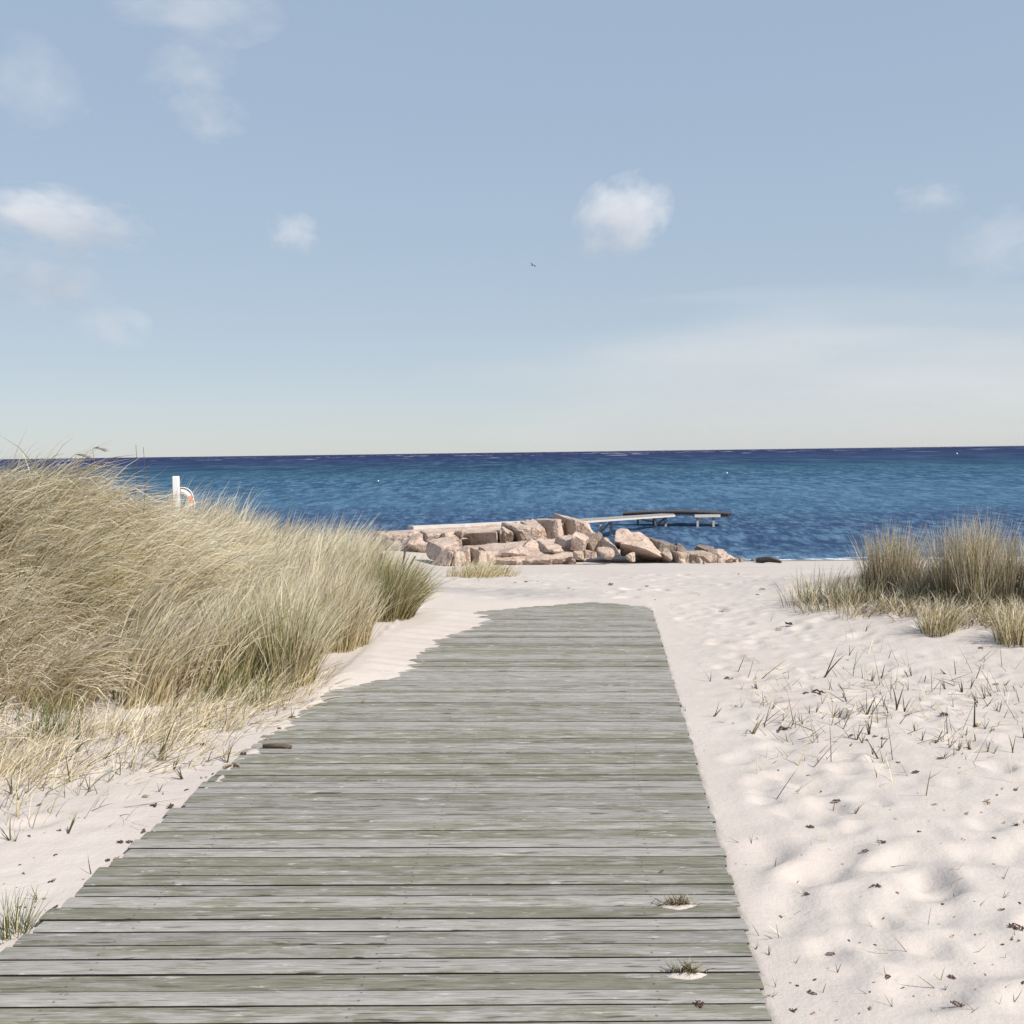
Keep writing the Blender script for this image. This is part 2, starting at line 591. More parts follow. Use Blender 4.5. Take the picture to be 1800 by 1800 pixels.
# footprints and scuffs
prints = []
for px, py, r, d in [(1350, 1372, .13, .045), (1338, 1497, .15, .05), (1378, 1600, .16, .055), (1400, 1545, .10, .03), (1615, 1515, .15, .05),
                     (1640, 1550, .12, .06), (1730, 1505, .14, .045), (1625, 1590, .17, .04), (1740, 1440, .11, .03), (1480, 1500, .12, .03),
                     (1560, 1350, .10, .03), (1440, 1380, .13, .035), (1640, 1730, .15, .05), (1760, 1690, .15, .045), (1300, 1330, .10, .03),
                     (1480, 1330, .1, .03), (1380, 1310, .11, .035), (1545, 1640, .12, .025), (1700, 1610, .13, .03), (1470, 1640, .12, .02)]:
    q = on(px, py, 0)
    prints.append((q[0], q[1], r, d * 0.45, random.uniform(0.2, 1.4)))
for i in range(330):
    y = random.uniform(2.6, 11.0)
    x = float(x_right(y)) + 0.22 + abs(random.gauss(0, 1.5))
    big = random.random()
    prints.append((x, y, random.uniform(0.05, 0.14), random.uniform(0.005, 0.020) * (0.5 + big * 0.7), random.uniform(0, 3.1)))
for i in range(60):
    y = random.uniform(3.0, 8.0)
    x = float(x_left(y)) - random.uniform(0.2, 1.8)
    prints.append((x, y, random.uniform(0.05, 0.13), random.uniform(0.008, 0.022), random.uniform(0, 3.1)))
for i in range(170):
    y = random.uniform(11.3, 17)
    x = random.uniform(-1.2, 5.5)
    prints.append((x, y, random.uniform(0.08, 0.16), random.uniform(0.012, 0.03), random.uniform(0, 3.1)))
for (cx, cy, r, d, a) in prints:
    ix0, ix1 = np.searchsorted(GX, [cx - 3 * r, cx + 3 * r])
    iy0, iy1 = np.searchsorted(GY, [cy - 3 * r, cy + 3 * r])
    if ix1 <= ix0 or iy1 <= iy0:
        continue
    x = XX[iy0:iy1, ix0:ix1] - cx
    y = YY[iy0:iy1, ix0:ix1] - cy
    u = x * math.cos(a) + y * math.sin(a)
    v = -x * math.sin(a) + y * math.cos(a)
    q = np.sqrt((u / 1.35) ** 2 + (v / 0.85) ** 2) / r
    q = q * (1 + 0.18 * perlin(x * 9 + cx * 5, y * 9 + cy * 3))
    prof = -d * (1 - sstep(0.35, 1.05, q)) + d * 0.22 * np.exp(-((q - 1.22) / 0.26) ** 2)
    xa = XX[iy0:iy1, ix0:ix1]
    ya = YY[iy0:iy1, ix0:ix1]
    out = np.maximum(xa - x_right(ya), x_left(ya) - xa)
    m = np.where(ya < 11.4, sstep(0.02, 0.2, out), 1.0)
    ZZ[iy0:iy1, ix0:ix1] += prof * m
# small lumps
outm = np.where(YY < 11.4, sstep(0.02, 0.25, np.maximum(XX - x_right(YY), x_left(YY) - XX)), 1.0) * sstep(26, 14, YY) * (np.abs(XX) < 8)
lump = perlin(XX * 6.5, YY * 6.5) * 0.008 + perlin(XX * 13 + 5, YY * 13) * 0.006
lump = lump + np.where(XX > 0, 0.004, 0.004) * perlin(XX * 2.6 + 1.5 * perlin(XX, YY), YY * 3.6)
ZZ += lump * outm


def H(x, y):
    x = np.asarray(x, float)
    y = np.asarray(y, float)
    i = np.clip(np.searchsorted(GX, x) - 1, 0, len(GX) - 2)
    j = np.clip(np.searchsorted(GY, y) - 1, 0, len(GY) - 2)
    fx = (x - GX[i]) / (GX[i + 1] - GX[i])
    fy = (y - GY[j]) / (GY[j + 1] - GY[j])
    return (ZZ[j, i] * (1 - fx) + ZZ[j, i + 1] * fx) * (1 - fy) + (ZZ[j + 1, i] * (1 - fx) + ZZ[j + 1, i + 1] * fx) * fy


def ground(px, py, top=None):
    d = ray(px, py)
    ys = np.concatenate([np.arange(2.0, 14, 0.02), np.arange(14, 70, 0.1)])
    k = ys / d[1]
    xs = d[0] * k
    zs = CAM_H + d[2] * k
    g = H(xs, ys)
    if top is not None:
        g = np.maximum(g, top)
    hit = np.nonzero(zs <= g)[0]
    i = hit[0] if len(hit) else len(ys) - 1
    return np.array([xs[i], ys[i], g[i]])


def sheet(name, V, ny, nx, mat, col=None):
    idx = np.arange(ny * nx).reshape(ny, nx)
    q = np.stack([idx[:-1, :-1], idx[:-1, 1:], idx[1:, 1:], idx[1:, :-1]], -1).reshape(-1, 4)
    me = np_mesh(name, V, quads=q, col=col)
    return mesh_obj(name, me, mat)


# tint: R trodden path, G leaf mould, B wet strip
tr = np.zeros_like(ZZ)
bandy = 11.3 + 0.75 * (0.9 - XX) * 1.3
tr = sstep(1.0, 0.2, np.abs(YY - (12.2 - 0.32 * (XX - 0.2)))) * sstep(1.3, 0.1, XX) * sstep(-3.0, -1.4, XX) * (YY > 10.8)
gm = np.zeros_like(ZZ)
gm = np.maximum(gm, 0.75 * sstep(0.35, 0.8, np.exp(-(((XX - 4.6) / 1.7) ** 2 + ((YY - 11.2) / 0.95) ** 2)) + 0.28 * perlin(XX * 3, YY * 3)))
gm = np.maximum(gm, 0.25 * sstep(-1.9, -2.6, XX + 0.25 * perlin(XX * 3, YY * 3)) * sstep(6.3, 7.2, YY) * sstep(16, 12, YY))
wet = sstep(SEA_Z + 0.16, SEA_Z + 0.05, ZZ + 0.03 * perlin(XX, YY)) * (YY > 20)
tint = np.stack([tr, gm, wet], -1).reshape(-1, 3)
sand = sheet('sand', np.stack([XX, YY, ZZ], -1).reshape(-1, 3), len(GY), len(GX), M['sand'], tint)
tag(sand, 'pale pinkish white beach sand with footprints and dunes', kind='structure')

# ------------------------------------------------------------------ sea
sy = axis([np.arange(33, 80, 0.22), np.geomspace(80, 260, 170), np.geomspace(260, 60000, 90)])
sxp = np.concatenate([np.arange(0, 14, 0.5), np.geomspace(14, 60000, 90)])
sxx = axis([-sxp, sxp])
SX, SY = np.meshgrid(sxx, sy)
fade = sstep(33, 42, SY) * sstep(400, 120, SY)
SZ = SEA_Z + fade * (0.07 * np.sin(SY * 0.95 + 0.10 * SX + 2.0 * perlin(SX * 0.06, SY * 0.05)) * (0.5 + perlin(SX * 0.05 + 4, SY * 0.12))
                     + 0.10 * perlin(SX * 0.35, SY * 0.8) + 0.05 * perlin(SX * 0.9 + 7, SY * 1.9))
# one swell standing up before the beach
crest = 46.5 + 0.08 * SX + 0.8 * perlin(SX * 0.07, 0.3 + 0 * SX)
SZ += 0.20 * np.exp(-((SY - crest) / np.where(SY < crest, 0.55, 1.5)) ** 2) * sstep(-4, 6, SX) * (0.7 + 0.6 * perlin(SX * 0.15, 3.3 + 0 * SX))
gap = SZ - H(np.clip(SX, -400, 400), np.clip(SY, 0, 290))
sh = np.exp(-np.clip(gap, 0, 3) / 0.16) * (SY < 60)
sea = sheet('sea', np.stack([SX, SY, SZ], -1).reshape(-1, 3), len(sy), len(sxx), M['sea'], np.stack([sh, sh, sh], -1).reshape(-1, 3))
tag(sea, 'deep blue windy sea with teal streaks reaching the horizon', kind='structure')

# ------------------------------------------------------------------ boardwalk: every plank its own mesh
walk = empty('boardwalk', (x_right(3) - 1.2, 3.0, 0.0))
tag(walk, 'weathered grey green wooden boardwalk leading down to the beach', 'boardwalk')
rp = random.Random(8)
y_at_r = -0.5
ip = 0
while y_at_r < 11.7:
    pitch = 0.0955 + rp.uniform(-0.006, 0.006)
    gapw = rp.choice([0.0095, 0.0105, 0.0115, 0.0125, 0.0155])
    wd = pitch - gapw
    L = W_W + rp.uniform(-0.012, 0.018)
    slope = -0.020 - 0.0112 * (max(y_at_r, 2.0) - 3.4)
    nl = 15
    xs = np.linspace(-L, 0, nl)
    prof = [(-0.27, -0.032), (-0.5, -0.0045), (-0.475, -0.0010), (-0.2, 0.0008), (0.2, 0.0008), (0.475, -0.0010), (0.5, -0.0045), (0.27, -0.032)]
    ph = rp.uniform(0, 50)
    tilt = rp.uniform(-0.0012, 0.0012)
    lift = rp.uniform(-0.0018, 0.0010)
    V = []
    for i, xx in enumerate(xs):
        wob = 0.0016 * float(perlin(xx * 2.2 + ph, ph))
        wob2 = 0.0016 * float(perlin(xx * 2.2 + ph, ph + 7))
        zz = lift + 0.0012 * float(perlin(xx * 0.9 + ph, ph + 3))
        for (a, b) in prof:
            e = wob if a < 0 else wob2
            V.append((xx + (rp.uniform(-0.002, 0.002) if i in (0, nl - 1) else 0), a * wd + (e if abs(a) > 0.4 else 0), b + zz + tilt * a * 2))
    npf = len(prof)
    Q = []
    for i in range(nl - 1):
        for j in range(npf):
            j2 = (j + 1) % npf
            Q.append((i * npf + j, (i + 1) * npf + j, (i + 1) * npf + j2, i * npf + j2))
    V = np.array(V)
    Tt = []
    for base in (0, (nl - 1) * npf):
        for j in range(1, npf - 1):
            t = (base, base + j, base + j + 1)
            Tt.append(t if base == 0 else t[::-1])
    me = np_mesh('plank', V, quads=Q, tris=Tt, smooth=False)
    p = mesh_obj('plank', me, M['plank'], walk)
    yc = y_at_r + pitch / 2
    p.location = Vector((float(x_right(yc)) + rp.uniform(-0.009, 0.009), yc, 0)) - walk.location
    p.rotation_euler = (0, 0, math.atan(slope))
    y_at_r += pitch
    ip += 1

# ------------------------------------------------------------------ grass blades
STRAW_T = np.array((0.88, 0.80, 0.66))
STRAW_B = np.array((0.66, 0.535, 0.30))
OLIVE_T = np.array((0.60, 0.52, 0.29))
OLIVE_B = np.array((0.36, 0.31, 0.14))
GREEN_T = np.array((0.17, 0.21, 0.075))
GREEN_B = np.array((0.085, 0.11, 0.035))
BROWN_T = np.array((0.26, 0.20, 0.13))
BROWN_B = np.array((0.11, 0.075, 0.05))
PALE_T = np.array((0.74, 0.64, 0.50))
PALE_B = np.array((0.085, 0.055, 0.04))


def blades(root, length, phi, th0, th1, width, ct, cb, seg=4, curl=1.3, rng=RNG):
    """arrays of ribbons; phi heading, th0 angle from vertical at the root, th1 extra at the tip"""
    n = len(root)
    ts = np.linspace(0, 1, seg + 1)
    P = np.zeros((n, seg + 1, 3))
    P[:, 0] = root
    W = np.zeros((n, seg + 1, 3))
    psi = rng.uniform(-1.5, 1.5, n)
    sway = rng.normal(0, 0.10, n)
    N = np.zeros((n, seg + 1, 3))
    for s in range(seg + 1):
        th = th0 + th1 * ts[s] ** curl
        ph = phi + sway * ts[s] * 3
        d = np.stack([np.sin(th) * np.cos(ph), np.sin(th) * np.sin(ph), np.cos(th)], -1)
        if s < seg:
            thm = th0 + th1 * ((ts[s] + ts[s + 1]) / 2) ** curl
            dm = np.stack([np.sin(thm) * np.cos(ph), np.sin(thm) * np.sin(ph), np.cos(thm)], -1)
            P[:, s + 1] = P[:, s] + dm * (length / seg)[:, None]
        side = np.stack([-np.sin(ph), np.cos(ph), np.zeros(n)], -1)
        nor = np.cross(d, side)
        w = (width * 0.5 * (1 - ts[s]) ** 0.55) if s < seg else width * 0
        W[:, s] = (np.cos(psi)[:, None] * side + np.sin(psi)[:, None] * nor) * w[:, None]
        N[:, s] = (np.cos(psi)[:, None] * nor - np.sin(psi)[:, None] * side) * w[:, None]
    # each blade is a leaf folded along its midrib
    vpb = 3 * seg + 1
    V = np.zeros((n, vpb, 3))
    C = np.zeros((n, vpb, 3))
    for s in range(seg):
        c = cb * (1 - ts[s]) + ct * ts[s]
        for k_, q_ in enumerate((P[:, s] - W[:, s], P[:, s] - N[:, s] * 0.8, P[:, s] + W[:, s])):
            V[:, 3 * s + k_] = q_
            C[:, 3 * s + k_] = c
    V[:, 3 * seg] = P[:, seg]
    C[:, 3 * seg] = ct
    off = (np.arange(n) * vpb)[:, None]
    Q = np.concatenate([off + np.array([[3 * s + k_, 3 * s + k_ + 1, 3 * s + k_ + 4, 3 * s + k_ + 3]]) for s in range(seg - 1) for k_ in (0, 1)], 0)
    T = np.concatenate([off + np.array([[3 * seg - 3 + k_, 3 * seg - 2 + k_, 3 * seg]]) for k_ in (0, 1)], 0)
    return V.reshape(-1, 3), Q, T, C.reshape(-1, 3)


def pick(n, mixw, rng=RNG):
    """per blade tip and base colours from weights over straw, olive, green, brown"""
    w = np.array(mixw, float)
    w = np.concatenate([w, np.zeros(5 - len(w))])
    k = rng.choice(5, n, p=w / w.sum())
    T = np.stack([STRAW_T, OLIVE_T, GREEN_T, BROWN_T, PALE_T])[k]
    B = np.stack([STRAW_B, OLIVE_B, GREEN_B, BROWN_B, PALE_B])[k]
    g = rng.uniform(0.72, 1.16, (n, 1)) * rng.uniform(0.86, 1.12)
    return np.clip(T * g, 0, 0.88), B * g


def join(parts):
    V, Q, T, C = [], [], [], []
    o = 0
    for (v, q, t, c) in parts:
        V.append(v)
        Q.append(q + o)
        T.append(t + o)
        C.append(c)
        o += len(v)
    return np.concatenate(V), np.concatenate(Q), np.concatenate(T), np.concatenate(C)


def clump(cx, cy, r, n, lmin, lmax, wind, out, th0=0.22, bend=0.9, mixw=(6, 2, 1, 1), width=0.0056, seg=4, windphi=-0.15, rng=RNG, jit=0.32):
    a = rng.uniform(0, 2 * math.pi, n)
    q = r * np.sqrt(rng.uniform(0, 1, n))
    x, y = cx + q * np.cos(a), cy + q * np.sin(a)
    z = H(x, y) - 0.015
    vx = out * np.cos(a) * (q / r) + wind * math.cos(windphi) + rng.normal(0, jit, n)
    vy = out * np.sin(a) * (q / r) + wind * math.sin(windphi) + rng.normal(0, jit, n)
    phi = np.arctan2(vy, vx)
    mag = np.clip(np.hypot(vx, vy), 0.1, 2.0)
    L = rng.uniform(lmin, lmax, n) * (1 - 0.25 * (q / r) ** 2)
    ct, cb = pick(n, mixw, rng)
    return blades(np.stack([x, y, z], -1), L, phi, th0 * mag + rng.normal(0, 0.05, n), bend * (0.35 + 0.65 * mag) * rng.uniform(0.6, 1.3, n),
                  width * rng.uniform(0.7, 1.25, n), ct, cb, seg, rng=rng)


def inpoly(x, y, poly):
    c = False
    j = len(poly) - 1
    for i in range(len(poly)):
        xi, yi = poly[i]
        xj, yj = poly[j]
        if (yi > y) != (yj > y) and x < (xj - xi) * (y - yi) / (yj - yi) + xi:
            c = not c
        j = i
    return c


# the windswept mass over the left dune
def left_edge(y):
    return np.interp(y, [5.4, 5.9, 6.7, 7.0, 7.6, 8.3, 9.4, 10.6, 12, 14, 16], [-3.1, -2.75, -2.3, -1.95, -1.75, -1.6, -1.45, -1.35, -1.6, -1.75, -2.6])


rg = np.random.default_rng(21)
parts = []
cnt = 0
centres = []
HOLLOWS = [(ground(455, 1030), .30)]
DARKER = [ground(60, 985), ground(112, 1110), ground(330, 1110), ground(395, 1020)]
while cnt < 395:
    y = rg.uniform(5.5, 15.0)
    x = rg.uniform(-9.0, -1.2)
    e = float(left_edge(y))
    if x > e - 0.1:
        continue
    if abs(x) > 0.72 * y + 1.2:
        continue
    if any((x - h_[0]) ** 2 + (y - h_[1]) ** 2 < r_ * r_ for h_, r_ in HOLLOWS):
        continue
    if any((x - a) ** 2 + (y - b) ** 2 < 0.20 ** 2 for a, b in centres):
        continue
    centres.append((x, y))
    cnt += 1
    hump = float(sstep(-2.0, -3.0, x)) * float(sstep(12.5, 10.5, y))
    front = float(sstep(6.9, 5.7, y))
    tone = float(perlin(x * 0.9 + 3, y * 0.9))
    hs_ = rg.uniform(0.75, 1.12)
    wsc = rg.uniform(0.85, 1.25)
    mw = (9 + 4 * hump, 1.6 + 3 * max(0, tone), 0.5 + 1.3 * (1 - hump) * max(0, tone + 0.1), 0.6 + 0.5 * front)
    if any((x - h_[0]) ** 2 + (y - h_[1]) ** 2 < 0.42 ** 2 for h_ in DARKER):
        mw = (6, 3.2, .6, 1.6)
    n = int(rg.uniform(125, 220) * (0.75 if y > 12 else 1.0) * (1 - 0.30 * front))
    parts.append(clump(x, y, rg.uniform(0.17, 0.36), n, (0.50 - 0.15 * front) * hs_, (0.98 - 0.30 * front) * hs_, wind=0.6 + 0.75 * hump, out=0.40, jit=0.17,
                       th0=0.20 + 0.12 * hump, bend=0.85 + 0.35 * hump, mixw=mw, width=(0.0070 if y < 10 else 0.0076) * wsc,
                       windphi=-0.15 + 0.7 * float(perlin(x * 0.5 + 5, y * 0.5)) + rg.normal(0, 0.12), rng=rg))
for hx, hy in [(25, 985), (70, 1000), (105, 985), (60, 1040), (112, 1055), (25, 935), (90, 945), (135, 1015), (20, 1050), (80, 1090), (140, 1070), (170, 1000), (45, 965), (120, 960)]:
    c_ = ground(hx, hy)
    parts.append(clump(c_[0], c_[1], .26, 190, .45, .80, wind=1.1, out=.4, jit=.2, th0=.3, bend=1.1, mixw=(7, 3, .6, 1.2), width=.0066, windphi=-.15, rng=rg))
for (cx_, cy_) in centres[::3]:
    # old stems, thicker and bent, standing out of the mass
    parts.append(clump(cx_, cy_, .30, int(rg.integers(3, 8)), .55, 1.0, wind=.5, out=.5, jit=.6, th0=.35, bend=.7, mixw=(3, 1, 0, 4), width=.0095, windphi=rg.normal(0, .5), rng=rg))
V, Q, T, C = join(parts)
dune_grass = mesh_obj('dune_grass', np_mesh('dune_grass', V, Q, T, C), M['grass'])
tag(dune_grass, 'windswept straw coloured marram grass covering the dune left of the boardwalk', 'grass', kind='stuff')


def tussock(px, py, r, n, lmin, lmax, label, group=None, name='grass_tussock', sub=1, **kw):
    c = ground(px, py)
    rr = np.random.default_rng(int(px * 7 + py))
    ps = []
    for i in range(sub):
        ox, oy = (rr.normal(0, r * 0.5), rr.normal(0, r * 0.35)) if i else (0, 0)
        ps.append(clump(c[0] + ox, c[1] + oy, r * (0.7 if sub > 1 else 1), n // sub, lmin, lmax, rng=rr, **kw))
    V, Q, T, C = join(ps)
    V = V - c
    o = mesh_obj(name, np_mesh(name, V, Q, T, C), M['grass'], loc=c)
    return tag(o, label, 'grass tussock' if name == 'grass_tussock' else 'grass', group)


GT = 'marram grass tussocks beside the boardwalk'
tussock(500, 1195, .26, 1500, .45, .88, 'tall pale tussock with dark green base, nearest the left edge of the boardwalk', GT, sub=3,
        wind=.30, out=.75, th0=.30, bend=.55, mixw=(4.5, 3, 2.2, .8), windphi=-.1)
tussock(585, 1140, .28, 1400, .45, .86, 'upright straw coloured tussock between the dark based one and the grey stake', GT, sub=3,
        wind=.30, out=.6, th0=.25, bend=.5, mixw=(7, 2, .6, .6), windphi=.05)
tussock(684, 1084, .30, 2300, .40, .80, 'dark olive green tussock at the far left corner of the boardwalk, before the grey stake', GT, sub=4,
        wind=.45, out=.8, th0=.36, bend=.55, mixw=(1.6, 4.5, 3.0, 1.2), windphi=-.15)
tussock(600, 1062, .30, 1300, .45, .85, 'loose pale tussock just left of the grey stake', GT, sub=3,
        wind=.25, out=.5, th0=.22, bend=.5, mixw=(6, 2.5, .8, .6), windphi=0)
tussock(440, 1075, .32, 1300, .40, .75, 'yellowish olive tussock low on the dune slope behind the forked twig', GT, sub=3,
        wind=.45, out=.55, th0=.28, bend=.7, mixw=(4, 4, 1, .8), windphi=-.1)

tussock(385, 1228, .17, 170, .18, .42, 'fresh green tuft at the foot of the left dune below the forked twig', GT, sub=3, wind=.2, out=.7, th0=.3, bend=.6, mixw=(1.5, 2, 6, .6), width=.005, windphi=0)
tussock(470, 1236, .12, 90, .14, .34, 'small green tuft near the boardwalk edge right of the fresh green one', GT, sub=2, wind=.2, out=.7, th0=.3, bend=.6, mixw=(1.5, 2, 6, .6), width=.005, windphi=0)
tussock(88, 1300, .16, 130, .18, .40, 'green tuft at the foot of the dune near the left edge of the photo', GT, sub=3, wind=.2, out=.7, th0=.3, bend=.6, mixw=(2, 2, 6, .6), width=.005, windphi=0)
GR = 'tussocks on the bank right of the boardwalk'
kwr = dict(wind=.10, out=.55, th0=.22, bend=.40, windphi=.1)
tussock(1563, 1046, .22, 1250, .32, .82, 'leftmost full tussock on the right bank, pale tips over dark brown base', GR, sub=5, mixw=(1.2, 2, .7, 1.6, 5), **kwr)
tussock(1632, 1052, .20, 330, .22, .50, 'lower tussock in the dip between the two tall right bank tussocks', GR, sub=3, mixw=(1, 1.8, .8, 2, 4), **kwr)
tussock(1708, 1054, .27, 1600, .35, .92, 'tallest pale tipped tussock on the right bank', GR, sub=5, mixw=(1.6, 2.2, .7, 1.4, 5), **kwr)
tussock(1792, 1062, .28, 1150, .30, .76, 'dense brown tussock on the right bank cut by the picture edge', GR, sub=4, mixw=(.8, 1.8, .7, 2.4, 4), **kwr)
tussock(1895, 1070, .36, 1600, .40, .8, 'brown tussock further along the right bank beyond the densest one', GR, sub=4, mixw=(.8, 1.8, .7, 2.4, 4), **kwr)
tussock(1445, 1052, .32, 200, .20, .48, 'sparse low green tuft left of the tall right bank tussocks', GR, sub=4, wind=.1, out=.8, th0=.34, bend=.5, mixw=(3, 4, 2, 1.2), windphi=0)
tussock(1500, 1058, .24, 220, .18, .40, 'short olive tuft against the foot of the leftmost full tussock', GR, sub=3, wind=.1, out=.8, th0=.34, bend=.5, mixw=(3, 4, 2, 1.4), windphi=0)
tussock(1650, 1112, .13, 260, .16, .38, 'small pale tuft alone on the slope below the tall right bank tussocks', GR, wind=.25, out=.8, th0=.3, bend=.6, mixw=(5, 3, .8, 1.5), windphi=0)
tussock(1790, 1128, .16, 320, .18, .42, 'small tuft at the picture edge below the dense brown tussock', GR, wind=.2, out=.8, th0=.3, bend=.6, mixw=(4, 3, 1, 1.5), windphi=0)
tussock(845, 1012, .42, 900, .16, .36, 'low olive tuft on the open beach in front of the rocks', 'low beach tufts', sub=5, wind=.6, out=.6, th0=.4, bend=.9, mixw=(5, 4, .6, .5), width=.008, windphi=0)
tussock(18, 1640, .07, 110, .10, .21, 'bright green tuft at the lower left edge of the photo', 'low beach tufts', wind=.1, out=.9, th0=.4, bend=.5, mixw=(.6, 1.5, 6, .3), width=.004)

# drooping dead skirt in front of the right bank, and thin dry cover
rs = np.random.default_rng(77)
ps = []
for i in range(190):
    px, py = rs.uniform(1390, 1900), rs.uniform(1048, 1118)
    if py > 1062 + (px - 1400) * 0.13 + rs.normal(0, 7):
        continue
    c = ground(px, py)
    ps.append(clump(c[0], c[1], .13, int(rs.uniform(18, 55)), .10, .30, wind=.5 * rs.choice([-.4, 1, 1]), out=.7, th0=.65, bend=1.0, mixw=(5, 2, .4, 2.5, 1), width=.0055, rng=rs, windphi=-.5))
V, Q, T, C = join(ps)
tag(mesh_obj('dry_grass', np_mesh('dry_grass', V, Q, T, C), M['grass']), 'thin drooping dead grass along the foot of the right bank', 'grass', kind='stuff')

# straw lying on the sand at the foot of the left dune, and sparse growth there
ps = []
for i in range(165):
    px = rs.uniform(-20, 560)
    lo = np.interp(px, [0, 250, 430, 560], [1320, 1270, 1245, 1195])
    py = lo + abs(rs.normal(0, 1)) * np.interp(px, [0, 300, 560], [70, 54, 20]) - 14
    c = ground(px, py)
    if c[0] > float(x_left(c[1])) - 0.02:
        continue
    flat = rs.uniform() < 0.72
    ps.append(clump(c[0], c[1], .16, int(rs.uniform(8, 30)), .10, .36, wind=.8, out=.4, th0=1.15 if flat else .45, bend=.35 if flat else .8,
                    mixw=(7, 1.6, .8, 1.8), width=.0042, rng=rs, windphi=rs.normal(.1, .5)))
V, Q, T, C = join(ps)
tag(mesh_obj('dry_straw', np_mesh('dry_straw', V, Q, T, C), M['grass']), 'fallen dry straw strewn over the sand at the foot of the left dune', 'straw', kind='stuff')

# ------------------------------------------------------------------ single sprouts
sprout_meshes = []
rsn = np.random.default_rng(5)
for i in range(9):
    n = [1, 1, 2, 2, 3, 3, 4, 5, 6][i]
    root = np.concatenate([rsn.normal(0, 0.02, (n, 2)) * (n > 1), np.full((n, 1), -0.05)], 1)
    L = rsn.uniform(0.7, 1.08, n)
    L[0] = 1.05
    k = rsn.choice(3, n, p=[.45, .35, .2])
    ct = np.stack([(0.13, 0.12, 0.055), (0.24, 0.20, 0.10), (0.075, 0.095, 0.035)])[k]
    vqt = blades(root, L, rsn.uniform(0, 6.28, n), rsn.uniform(0.0, 0.08, n) if n == 1 else rsn.uniform(0.05, 0.55, n), rsn.uniform(0.0, 0.4, n),
                 np.full(n, 0.07), ct, ct * 0.75, 3, rng=rsn)
    V, Q, T, C = vqt
    me = np_mesh('grass_sprout', V, Q, T, C)
    me.materials.append(M['grass'])
    sprout_meshes.append(me)


SPK = ['single upright blade', 'single slim blade', 'pair of blades', 'narrow pair of blades', 'three bladed sprout', 'fan of three blades', 'four bladed sprout', 'small fan of blades', 'bushy little sprout']


def sprout(px, py, hpx, lean, idx, label, group):
    c = ground(px, py)
    h = hpx * c[1] / F * 1.02
    o = bpy.data.objects.new('grass_sprout', sprout_meshes[idx])
    o.location = Vector([float(v) for v in c])
    wx = 0.75 if h > 0.2 else 1.0
    o.scale = (h * wx, h * wx, h)
    o.rotation_euler = (random.uniform(-.1, .1), math.atan2(lean, hpx), 0)
    o.rotation_euler.rotate_axis('Z', random.uniform(0, 6.28))
    link(o)
    if label.startswith('KIND'):
        label, group = SPK[idx] + label[4:], group + ', ' + SPK[idx]
    return tag(o, label, 'grass sprout', group)


S7 = [(383, 380, 70, 5), (508, 340, 90, 35), (735, 372, 55, 0), (1090, 535, 120, 5), (1155, 370, 80, 20), (1225, 510, 130, 20),
      (1275, 365, 50, -30), (1350, 385, 40, 10), (1390, 420, 70, 45), (1445, 348, 45, -28), (1520, 430, 70, 15), (1575, 590, 165, 5), (1620, 460, 90, 5),
      (575, 620, 110, 35), (400, 540, 90, 78), (730, 592, 85, 50), (830, 525, 60, 0), (860, 522, 60, 10), (940, 540, 70, 30), (965, 545, 60, 10), (1100, 622, 95, 35),
      (1045, 650, 100, 15), (1115, 712, 60, 10), (1140, 742, 110, -50), (1165, 755, 95, 25), (1340, 650, 70, 0), (1400, 662, 85, 45), (1435, 732, 60, 35),
      (1550, 690, 75, -35), (1635, 700, 90, -12), (1665, 712, 60, 30), (1750, 702, 95, 10), (860, 640, 50, 20), (1010, 640, 70, -40),
      (840, 420, 35, 0), (985, 425, 50, -40), (1070, 370, 70, 0), (710, 560, 60, 5), (1260, 520, 80, 10), (1150, 440, 40, 0), (1490, 660, 60, -30),
      (1085, 155, 55, 10), (655, 110, 40, 8), (1800, 640, 60, 10), (1540, 300, 30, 0), (1290, 360, 55, 0), (1420, 440, 60, 5), (1590, 480, 70, -20), (620, 470, 40, 10),
      (270, 515, 40, -10), (1690, 520, 70, 15), (1330, 470, 40, 8), (525, 420, 50, 15), (1480, 500, 60, -8), (1380, 500, 50, 12)]
GS = 'sprouts poking from the sand right of the boardwalk'
for i, (x, y, h, ln) in enumerate(S7):
    sprout(1100 + x / 2.571, 1050 + y / 2.571, h / 2.571, ln / 2.571, random.choice([0, 1, 2, 2, 3, 4, 5, 6, 7]),
           'KIND poking from the bare sand right of the boardwalk', GS)
rsx = random.Random(31)
for i in range(60):
    y = rsx.gauss(520, 130)
    x = rsx.uniform(480, 1800)
    if 250 < y < 800:
        sprout(1100 + x / 2.571, 1050 + y / 2.571, rsx.uniform(10, 30), rsx.uniform(-10, 12), rsx.choice([0, 1, 2, 3, 4, 6, 7]), 'KIND poking from the bare sand right of the boardwalk', GS)
ps = []
for i in range(150):
    y = rs.normal(520, 150)
    x = rs.uniform(560, 1830)
    if not 150 < y < 900:
        continue
    c = ground(1100 + x / 2.571, 1050 + y / 2.571)
    ps.append(clump(c[0], c[1], .09, int(rs.uniform(2, 9)), .08, .30, wind=.3, out=.4, th0=1.42, bend=.12, mixw=(3, 2.4, .6, 4), width=.0048, rng=rs, windphi=rs.uniform(-.6, .6), jit=.8))
for i in range(60):
    c = ground(rs.uniform(1330, 1800), rs.uniform(1420, 1800))
    ps.append(clump(c[0], c[1], .06, int(rs.uniform(1, 4)), .04, .12, wind=.3, out=.4, th0=1.42, bend=.12, mixw=(3, 2.4, .6, 4), width=.004, rng=rs, windphi=rs.uniform(0, 6), jit=.8))
V, Q, T, C = join(ps)
